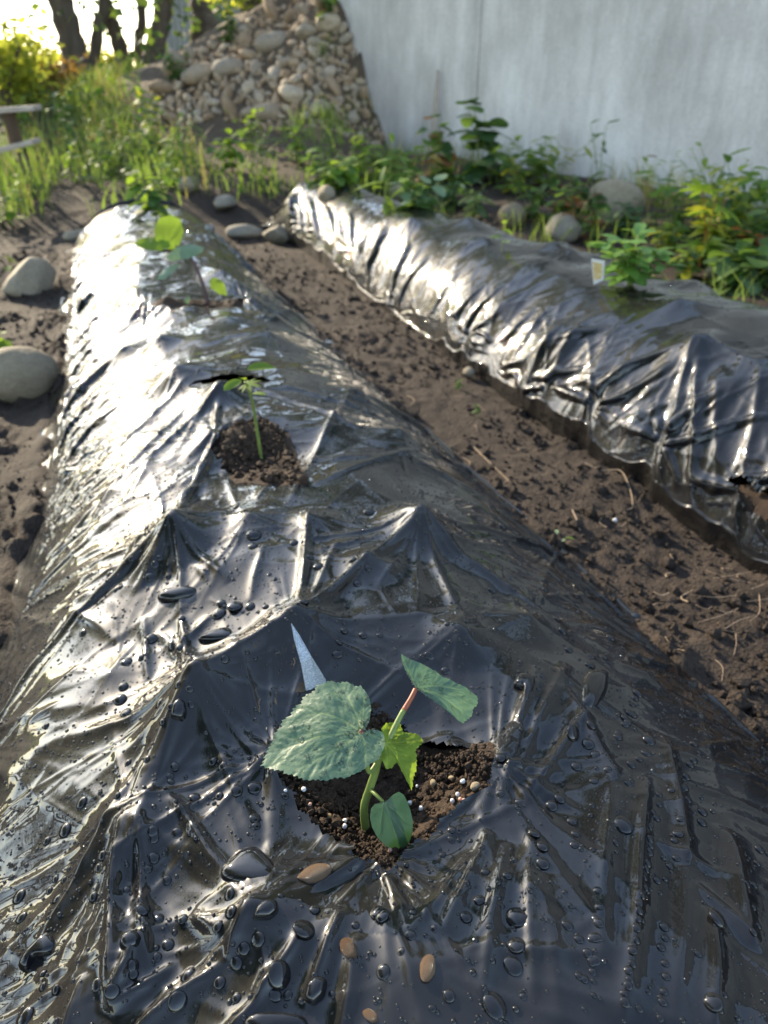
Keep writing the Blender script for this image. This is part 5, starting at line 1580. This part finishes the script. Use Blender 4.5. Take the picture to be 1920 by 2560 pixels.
# index of film points by screen position, so that the traced beads land on the film
cam_r = np.array([math.cos(YAW), -math.sin(YAW), 0]); cam_f0 = np.array([math.sin(YAW), math.cos(YAW), 0])
cam_fw = cam_f0 * math.cos(PITCH) + np.array([0, 0, -math.sin(PITCH)]); cam_dn = -cam_f0 * math.sin(PITCH) + np.array([0, 0, -math.cos(PITCH)])
def project(Pw):
    v = Pw - np.array([0, 0, CAM_H])
    z = v @ cam_fw
    return 960 + (v @ cam_r) / z * F, 1280 + (v @ cam_dn) / z * F, z
def film_near(px, py, rows_max=420):
    sub = P1[:rows_max]
    X_, Y_, Z_ = PROJ
    d = (X_ - px) ** 2 + (Y_ - py) ** 2 + np.where(KP, 0, 1e6)
    d = np.where(N1[:rows_max] @ np.array([0, -.55, .83]) > -.2, d, 1e6)
    k = np.argmin(d)
    return np.unravel_index(k, X_.shape)
RM = min(P1.shape[0] - 1, 440)
PROJ = project(P1[:RM]); KP = np.ones((RM, P1.shape[1]), bool); KP[:, :-1] &= KEEP1[:RM]
def film_near_(px, py):
    X_, Y_, Z_ = PROJ
    d = (X_ - px) ** 2 + (Y_ - py) ** 2 + np.where(KP, 0, 1e7) + np.where(N1[:RM, :, 2] > .15, 0, 1e6)
    return np.unravel_index(np.argmin(d), X_.shape)
def drop_obj(i, j, r, label, group=None, sx=1.0, rot=0.0, hz=.95):
    o = bpy.data.objects.new('water_drop', bead_me); C.objects.link(o)
    n = Vector(N1[i, j]); q = n.to_track_quat('Z', 'Y')
    o.rotation_mode = 'QUATERNION'
    o.rotation_quaternion = q @ Quaternion((0, 0, 1), rot)
    o.scale = (r * sx, r, r * hz); o.location = tuple(P1[i, j] - N1[i, j] * r * .02)
    return tag(o, label, 'water drop', group)
def z7(x, y): return (x * .57866, 1850 + y * .57866)
def z8(x, y): return (900 + x * .61483, 1500 + y * .61483)
def z5(x, y): return (x * .57866, 1100 + y * .57866)
big = [(z8(1073, 923), 24), (z8(640, 1297), 24), (z8(637, 1402), 22), (z8(620, 1492), 21), (z8(547, 1643), 28), (z8(1455, 1292), 25), (z8(1440, 1645), 23), (z8(1018, 157), 12), (z8(826, 130), 11), (z8(800, 78), 11), (z8(573, 637), 13), (z8(866, 542), 20), (z8(923, 587), 15), (z8(877, 680), 13), (z8(812, 810), 14), (z8(780, 845), 15), (z8(709, 948), 15), (z8(746, 1000), 15), (z8(743, 1070), 16), (z8(868, 897), 12), (z8(873, 948), 11), (z8(871, 990), 10), (z8(1177, 573), 15), (z8(1161, 622), 13), (z8(1390, 865), 12), (z8(1386, 900), 11), (z8(605, 1120), 12), (z8(482, 1218), 14), (z8(438, 1288), 15), (z8(88, 1282), 19), (z8(204, 1367), 12), (z8(104, 1513), 17), (z8(838, 1322), 13), (z8(884, 1376), 11), (z8(948, 1370), 13), (z8(953, 1470), 12), (z8(367, 1613), 15), (z8(170, 1430), 10), (z8(1095, 745), 10), (z8(934, 264), 12), (z8(938, 228), 10), (z8(994, 232), 10), (z8(846, 203), 10), (z8(1110, 468), 11), (z8(1092, 497), 10), (z8(942, 510), 13), (z8(955, 622), 11), (z8(1010, 686), 10), (z8(947, 733), 10),
       (z7(350, 275), 14), (z7(278, 390), 17), (z7(558, 97), 9), (z7(629, 80), 9), (z7(913, 92), 10), (z7(964, 118), 12), (z7(752, 120), 10), (z7(739, 152), 9), (z7(1027, 214), 15), (z7(1101, 205), 16), (z7(1107, 335), 14), (z7(1108, 374), 10), (z7(837, 253), 13), (z7(945, 237), 11), (z7(663, 393), 13), (z7(660, 427), 11), (z7(772, 402), 12), (z7(660, 517), 13), (z7(646, 563), 10), (z7(716, 607), 11), (z7(440, 502), 12), (z7(425, 555), 10), (z7(203, 440), 11), (z7(83, 675), 18), (z7(92, 765), 14), (z7(248, 687), 12), (z7(399, 681), 12), (z7(612, 727), 17), (z7(613, 880), 0), (z7(692, 775), 12), (z7(795, 775), 13), (z7(735, 887), 14), (z7(940, 814), 14), (z7(992, 742), 18), (z7(995, 665), 15), (z7(1115, 866), 18), (z7(1047, 903), 15), (z7(1010, 968), 16), (z7(958, 1046), 15), (z7(810, 1014), 19), (z7(765, 1143), 22), (z7(495, 1092), 17), (z7(411, 1057), 15), (z7(566, 970), 14), (z7(582, 1017), 12), (z7(1022, 1112), 13), (z7(1187, 1108), 14), (z7(1245, 1105), 11), (z7(1366, 737), 12), (z7(1320, 820), 27), (z7(1210, 1020), 30), (z7(188, 1065), 11), (z7(186, 1000), 10), (z7(238, 1085), 12), (z7(115, 1195), 25), (z7(1640, 750), 18), (z7(213, 650), 9), (z7(278, 605), 9), (z7(239, 597), 9),
       (z5(1098, 408), 18), (z5(1017, 291), 9), (z5(1092, 460), 11), (z5(570, 514), 8), (z5(685, 508), 8), (z5(672, 543), 9), (z5(1270, 443), 10), (z5(1375, 550), 13), (z5(1485, 825), 9), (z5(1467, 872), 8), (z5(650, 595), 12), (z5(945, 752), 18), (z5(1015, 720), 19), (z5(1080, 718), 13), (z5(785, 773), 9), (z5(660, 858), 14), (z5(742, 893), 12), (z5(545, 957), 14), (z5(613, 937), 10), (z5(536, 1070), 12), (z5(517, 1125), 15), (z5(545, 1180), 14), (z5(690, 1137), 14), (z5(770, 1057), 10), (z5(820, 1078), 9), (z5(1597, 312), 13), (z5(1310, 700), 13), (z5(1165, 580), 6), (z5(1188, 600), 6)]
DG = 'round water beads on the near film'
BIG_LABEL = iter(['large water bead on smooth film right of the okra hole', 'large water bead heading the short row below right of the okra', 'largest water bead at the bottom right of centre', 'large water bead near the right edge of the picture', 'large dark water bead below the flat wet stone', 'broad round water bead at the bottom left of centre', 'large water bead in the bottom left corner', 'large water bead on the near film at the bottom'])
n_ind = 0
for (p, r) in big:
    if r <= 0: continue
    i, j = film_near_(*p)
    if abs(PROJ[0][i, j] - p[0]) > 25 or abs(PROJ[1][i, j] - p[1]) > 25: continue
    rw = r * 1.08 * PROJ[2][i, j] / F
    if r >= 24: lab, grp = next(BIG_LABEL), 'large water beads on the near film'
    else: lab, grp = ('round water bead on the black film right of the okra', DG + ', right') if p[0] > 1100 else (('round water bead on the black film left of the okra', DG + ', left') if p[1] > 1750 else ('round water bead on the black film behind the okra', DG + ', behind'))
    drop_obj(i, j, rw, lab, grp, rnd.uniform(.92, 1.18), rnd.uniform(0, 3.1), rnd.uniform(.80, 1.0)); n_ind += 1
# beads lined up in the folds, then loose ones
chains = [((z8(1215, 795)), (z8(1078, 1640)), 26), (z8(1350, 600), z8(1280, 1050), 9), (z8(1240, 1330), z8(1230, 1640), 7), (z8(975, 1190), z8(930, 1560), 9), (z8(1130, 380), z8(1040, 560), 8), (z8(1620, 1010), z8(1600, 1330), 5), (z5(760, 610), z5(1240, 470), 0)]
for a, b, n in chains:
    for k in range(n):
        t = (k + rnd.uniform(-.3, .3)) / max(1, n - 1)
        i, j = film_near_(a[0] + (b[0] - a[0]) * t + rnd.gauss(0, 4), a[1] + (b[1] - a[1]) * t)
        drop_obj(i, j, rnd.uniform(8, 13) * PROJ[2][i, j] / F, 'round water bead on the black film right of the okra', DG + ', right', rnd.uniform(.9, 1.2), rnd.uniform(0, 3)); n_ind += 1
while n_ind < 292:
    px = rnd.uniform(0, 1900); py = rnd.uniform(1300, 2550)
    i, j = film_near_(px, py)
    if abs(PROJ[0][i, j] - px) > 20 or abs(PROJ[1][i, j] - py) > 20 or N1[i, j, 2] < .45: continue
    lab, grp = ('round water bead on the black film right of the okra', DG + ', right') if px > 1100 else (('round water bead on the black film left of the okra', DG + ', left') if py > 1750 else ('round water bead on the black film behind the okra', DG + ', behind'))
    drop_obj(i, j, rnd.uniform(6, 12) * PROJ[2][i, j] / F, lab, grp, rnd.uniform(.9, 1.25), rnd.uniform(0, 3)); n_ind += 1

def puddle(label, outline, h=.0035, name='water_pool'):
    """a pool of water held in the film: outline in photo pixels, set down on the film"""
    o = np.array(outline, float)
    pts = []
    K = 40
    sl = np.concatenate([[0], np.cumsum(np.hypot(*np.diff(np.vstack([o, o[:1]]), axis=0).T))])
    t = np.linspace(0, sl[-1], K, endpoint=False)
    oc = np.vstack([o, o[:1]])
    ring = np.stack([np.interp(t, sl, oc[:, 0]), np.interp(t, sl, oc[:, 1])], 1)
    for _ in range(3): ring = (np.roll(ring, 1, 0) + 2 * ring + np.roll(ring, -1, 0)) / 4
    c = ring.mean(0)
    ii, jj = film_near_(*c)
    base = P1[ii, jj]
    # mean plane of the film under the pool
    idx = [film_near_(*q) for q in ring[::4]]
    W3 = np.array([P1[a] for a in idx]); n = np.array([N1[a] for a in idx]).mean(0) + np.array([0, 0, .6]); n /= np.linalg.norm(n)
    ctr = W3.mean(0)
    def pr(q):
        d = ray(*q); e = np.array([0, 0, CAM_H])
        return e + d * (((ctr - e) @ n) / (d @ n))
    R3 = np.array([pr(q) for q in ring]); c3 = R3.mean(0)
    V = [c3 + n * h]; Fc = []
    fr = (.45, .75, .92, 1.0, 1.0)
    hz = (.97, .80, .45, .08, -.6)
    for f, z in zip(fr, hz): V += list(c3 + (R3 - c3) * f + n * h * z)
    Fc = [(0, 1 + k, 1 + (k + 1) % K) for k in range(K)]
    for q in range(len(fr) - 1):
        b0 = 1 + q * K; b1 = b0 + K
        for k in range(K):
            k2 = (k + 1) % K
            Fc += [(b0 + k, b1 + k, b1 + k2), (b0 + k, b1 + k2, b0 + k2)]
    ob_ = link(name, mesh_np(name, V, Fc), M['bead'])
    return tag(ob_, label, 'water pool')
puddle('pool of clear water held in the film below left of the okra', [(545, 2190), (556, 2165), (600, 2122), (640, 2114), (680, 2150), (702, 2190), (690, 2212), (640, 2214), (580, 2206)], .005)
puddle('long slab of water in the film at the left bottom edge', [(42, 2425), (60, 2390), (100, 2350), (125, 2325), (145, 2350), (143, 2375), (118, 2392), (85, 2395), (68, 2430)], .006)
puddle('dark oval pool of water on a film ridge lower left', [(296, 2365), (310, 2338), (340, 2328), (356, 2345), (345, 2370), (312, 2380)], .006)
puddle('teardrop of water right of the lower left pool', [(630, 2300), (640, 2270), (668, 2250), (694, 2252), (698, 2280), (676, 2300)], .006)
puddle('tilted oval pool of water near the bottom middle', [(760, 2505), (768, 2460), (795, 2438), (820, 2450), (812, 2490), (784, 2516)], .006)
puddle('wide pool of water at the very bottom of the picture', [(600, 2562), (625, 2535), (690, 2530), (765, 2540), (775, 2575), (640, 2590)], .005)
puddle('long bar of water lying in a film crease behind the okra', [(390, 1500), (398, 1480), (440, 1472), (490, 1468), (498, 1480), (480, 1492), (430, 1505)], .006)
puddle('curved streak of water in the crumpled film behind the okra', [(490, 1600), (530, 1578), (570, 1568), (588, 1580), (580, 1598), (530, 1602)], .004)
puddle('tall blob of water on the film left of the broad leaf', [(425, 1795), (432, 1760), (448, 1745), (464, 1755), (468, 1785), (455, 1802)], .006)
puddle('upright slab of water in a fold on the right of the film', [(1452, 1768), (1450, 1720), (1462, 1682), (1490, 1672), (1524, 1680), (1518, 1730), (1495, 1768), (1470, 1775)], .006)
puddle('bent blob of water right of the folded okra leaf', [(1282, 1715), (1290, 1688), (1318, 1684), (1340, 1700), (1332, 1735), (1310, 1748), (1306, 1720)], .006)

# pebbles lying on the film
def pebble(label, p, r, sq, rot, seed):
    i, j = film_near_(*p); rw = r * PROJ[2][i, j] / F
    o = stone('pebble', label, P1[i, j] - np.array([0, 0, rw * .1]), rw * 2, 'pebble', None, seed, sq, 'pebble', .2)
    o.rotation_euler = (0, 0, rot)
pebble('wet brown oval pebble on the film at the bottom middle', z7(1508, 905), 30, (.72, 1.15, .7), .2, 1)
pebble('long wet tan pebble on the film below the okra hole', z8(275, 1492), 32, (.62, 1.35, .5), -.6, 2)
pebble('small tan pebble at the bottom edge of the film', z8(50, 1690), 22, (.6, 1.1, .5), .6, 4)
pebble('flat wet stone pressed in the film left of the hole gather', z7(1350, 590), 44, (1.1, .7, .45), .1, 5)

# ------------------------------------------------------------------ pellets and grit in the okra hole
def on_soil(p):
    q = at_z(p[0], p[1], .152)
    for _ in range(4): q = at_z(p[0], p[1], soil_z(q) + .004)
    return q
pel_me = None
def ball(name, label, p, r, mat, group=None, cat='pellet', seed=0):
    o = stone(name, label, p, r * 2, mat, group, seed, (1, 1, 1.3), cat, .1)
    return o
PG = 'white fertiliser pellets in the okra hole'
for k, q in enumerate(((378, 1010), (270, 1015), (622, 1195), (620, 1228), (1007, 1090), (1072, 1123), (1290, 1040), (1258, 1078), (1320, 963), (1048, 988))):
    p = on_soil(z6(*q))
    sd = ('left of the okra stem', 'left') if q[0] < 750 else ('right of the okra stem', 'right')
    ball('fertiliser_pellet', 'tiny white fertiliser pellet on the soil ' + sd[0], p, .0020 if k not in (1, 9) else .0013, 'pellet', PG + ', ' + sd[1], seed=3 * k)
for k, (q, lb_) in enumerate((((1305, 1068), 'pink pellet left one of the pair at the right of the hole'), ((1327, 1075), 'pink pellet right one of the pair at the right of the hole'), ((415, 1098), 'lone pink pellet on the soil left of the okra stem'), ((888, 1370), 'pink pellet on the soil just below the seed leaf'))):
    ball('pink_pellet', lb_, on_soil(z6(*q)), .0017, 'pellet_pink', seed=3 * k)
for k, (q, r, lb_) in enumerate((((1145, 973), .0034, 'cream grit stone on the soil behind the seed leaf'), ((1252, 940), .0025, 'small cream grit stone near the far right of the hole'), ((1248, 1185), .0021, 'orange grit speck on the soil at the right of the hole'), ((985, 1390), .0027, 'tan grit stone at the bottom of the hole'), ((1395, 995), .0042, 'grey grit stone at the right rim of the hole'), ((530, 1165), .0022, 'brown grit stone on the soil at the left of the hole'))):
    stone('grit_stone', lb_, on_soil(z6(*q)), r * 2, 'grit', None, 60 + k, (1, .9, .9), 'grit', .2)

# ------------------------------------------------------------------ crumbs of soil
def clods(name, label, pts, sizes, mat, seed):
    bm = bmesh.new(); bmesh.ops.create_icosphere(bm, subdivisions=1, radius=1)
    B = np.array([tuple(v.co) for v in bm.verts]); Fb = np.array([[v.index for v in f.verts] for f in bm.faces]); bm.free()
    g = np.random.default_rng(seed); n = len(pts); m = len(B)
    V = B[None] * (1 + g.normal(0, .20, (n, m, 1))) * g.uniform(.6, 1.1, (n, 1, 3))
    a = g.uniform(0, 6.28, n); c, s = np.cos(a)[:, None], np.sin(a)[:, None]
    V = np.stack([V[..., 0] * c - V[..., 1] * s, V[..., 0] * s + V[..., 1] * c, V[..., 2]], -1) * np.asarray(sizes)[:, None, None] + np.asarray(pts)[:, None]
    Fc = (np.arange(n)[:, None, None] * m + Fb[None]).reshape(-1, 3)
    o = link(name, mesh_np(name, V.reshape(-1, 3), Fc, False), M[mat])
    return tag(o, label, 'soil crumbs', kind='stuff')
g = np.random.default_rng(4)
def strip(n, x0, x1, y0, y1, pw=1.7):
    y = y0 + (y1 - y0) * g.uniform(0, 1, n) ** pw
    x = g.uniform(x0, x1, n)
    k = fbm(x * 6, y * 6, 2, 14) + g.normal(0, .3, n) > -.25
    x = x[k]; y = y[k]
    s = np.minimum(.0022 * np.exp(np.abs(g.normal(0, .7, len(x)))), .013)
    return np.column_stack([x, y, terrain(x, y) + soil_relief(x, y) + s * .25]), s
a, b = strip(5200, -.8, -.10, .6, 3.6); c, d = strip(3600, .53, .90, .35, 3.6)
clods('soil_crumbs', 'crumbs of dark soil along the path and bed edges', np.vstack([a, c]), np.concatenate([b, d]), 'soil', 5)
pl = np.array(HOLES1[0]); x = g.uniform(pl[:, 0].min(), pl[:, 0].max(), 4600); y = g.uniform(pl[:, 1].min(), pl[:, 1].max(), 4600)
k = poly_dist(x, y, HOLES1[0]) < -.002; x = x[k]; y = y[k]; s = np.minimum(.0011 * np.exp(np.abs(g.normal(0, .55, len(x)))), .0045)
clods('soil_crumbs', 'crumbs of potting soil in the okra hole', np.column_stack([x, y, look1(x, y) + .004 + g.uniform(.0, .004, len(x))]), s, 'potting', 6)
pl = np.array(HOLES1[1]); x = g.uniform(pl[:, 0].min(), pl[:, 0].max(), 700); y = g.uniform(pl[:, 1].min(), pl[:, 1].max(), 700)
k = poly_dist(x, y, HOLES1[1]) < -.004; x = x[k]; y = y[k]; s = np.minimum(.002 * np.exp(np.abs(g.normal(0, .6, len(x)))), .008)
clods('soil_crumbs', 'crumbs of potting soil in the second planting hole', np.column_stack([x, y, look1(x, y) + .004 + g.uniform(.0, .004, len(x))]), s, 'potting', 7)

# ------------------------------------------------------------------ roots and straws on the path
def root(label, pxs, r, group=None, lift=.004, mat='straw', name='dry_root'):
    pts = []
    for q in pxs:
        p = hit(q[0], q[1], terrain); pts.append((p[0], p[1], gz(p[0], p[1], lambda x, y: terrain(x, y) + soil_relief(x, y)) + lift))
    cur = spline(pts, 5)
    o = tube(name, cur, np.linspace(r, r * .45, len(cur)), M[mat], None, 6)
    return tag(o, label, 'root', group)
root('long bent straw lying at the foot of the right-hand film', [(1455, 1160), (1505, 1178), (1550, 1188), (1575, 1225), (1582, 1262), (1568, 1275)], .0016)
root('thin pale stalk on the path beside the near film edge', [(1183, 1100), (1230, 1150), (1280, 1208)], .0014)
root('short curved root in the middle of the path', [(1430, 1275), (1445, 1305), (1450, 1325)], .0014)
RG2 = 'pale dry roots on the path at the right edge'
for i in range(13):
    px = rnd.uniform(1700, 1930); py = rnd.uniform(1440, 1660); a = rnd.uniform(0, 6.28); l = rnd.uniform(30, 120)
    q = [(px, py), (px + l * .5 * math.cos(a) + rnd.gauss(0, 4), py + l * .4 * math.sin(a) + rnd.gauss(0, 4)), (px + l * math.cos(a + .15), py + l * .8 * math.sin(a + .15))]
    root('pale dry root in the tangle on the path at the right edge', q, rnd.uniform(.0004, .0010), RG2, rnd.uniform(.003, .009))
RG3 = 'scattered dry roots along the path'
for i in range(22):
    t = rnd.random(); px = 900 + t * 850 + rnd.uniform(-60, 200); py = 850 + t * 650 + rnd.uniform(-30, 120); a = rnd.uniform(0, 6.28); l = rnd.uniform(20, 60)
    q = [(px, py), (px + l * .5 * math.cos(a) + rnd.gauss(0, 5), py + l * .4 * math.sin(a)), (px + l * math.cos(a + .5), py + l * .7 * math.sin(a + .5))]
    root('short dry root scattered on the bare path between the beds', q, rnd.uniform(.0006, .0012), RG3, rnd.uniform(.002, .005))
# bits of leaf on the path
for i, (px, py, lb_) in enumerate(((1392, 1325, 'larger pale green leaf scrap on the path'), (1415, 1345, 'small pale green leaf scrap on the path'), (1195, 1030, 'tiny green sprout on the path beside the right-hand bed'), (1148, 965, 'small green sprout farther along the path'))):
    W('leaf_scrap' if i < 2 else 'path_sprout', lb_, 'leaf scrap' if i < 2 else 'sprout', plant_at(px, py), .006 if i < 2 else .02, 1 if i < 2 else 3, 2 if i < 2 else 3, 'oval', ['leaf_bright', 'leaf_pale'] if i < 2 else ['leaf_mid'], .02, .5, 400 + i)
p = hit(1536, 1308, terrain); stone('fertiliser_pellet', 'single white pellet lying on the bare path', p + np.array([0, 0, .004]), .007, 'pellet', None, 3, (1, 1, 1.2), 'pellet', .1)

# droplets on the broad okra leaf
g = np.random.default_rng(8)
def leaf_drops(V, nrm, n, label, seed, rmax):
    g = np.random.default_rng(seed)
    idx = g.choice(len(V), n, replace=False)
    PP = V[idx][None]; NNn = np.tile(nrm, (n, 1))[None]
    rr = np.minimum(.0005 * np.exp(np.abs(g.normal(0, .7, n))), rmax)
    return beads('water_beads', label, PP, NNn, np.zeros(n, int), np.arange(n), rr, seed, 8, 3, 'leaf_drop')
leaf_drops(BV, Bn, 170, 'clear droplets on the broad okra leaf', 21, .0022)
leaf_drops(FV, Fn, 90, 'clear droplets on the folded okra leaf', 22, .0016)
leaf_drops(CV, Cn, 16, 'clear droplets on the okra seed leaf', 23, .001)
print('all', time.time() - T0, len(bpy.data.objects))
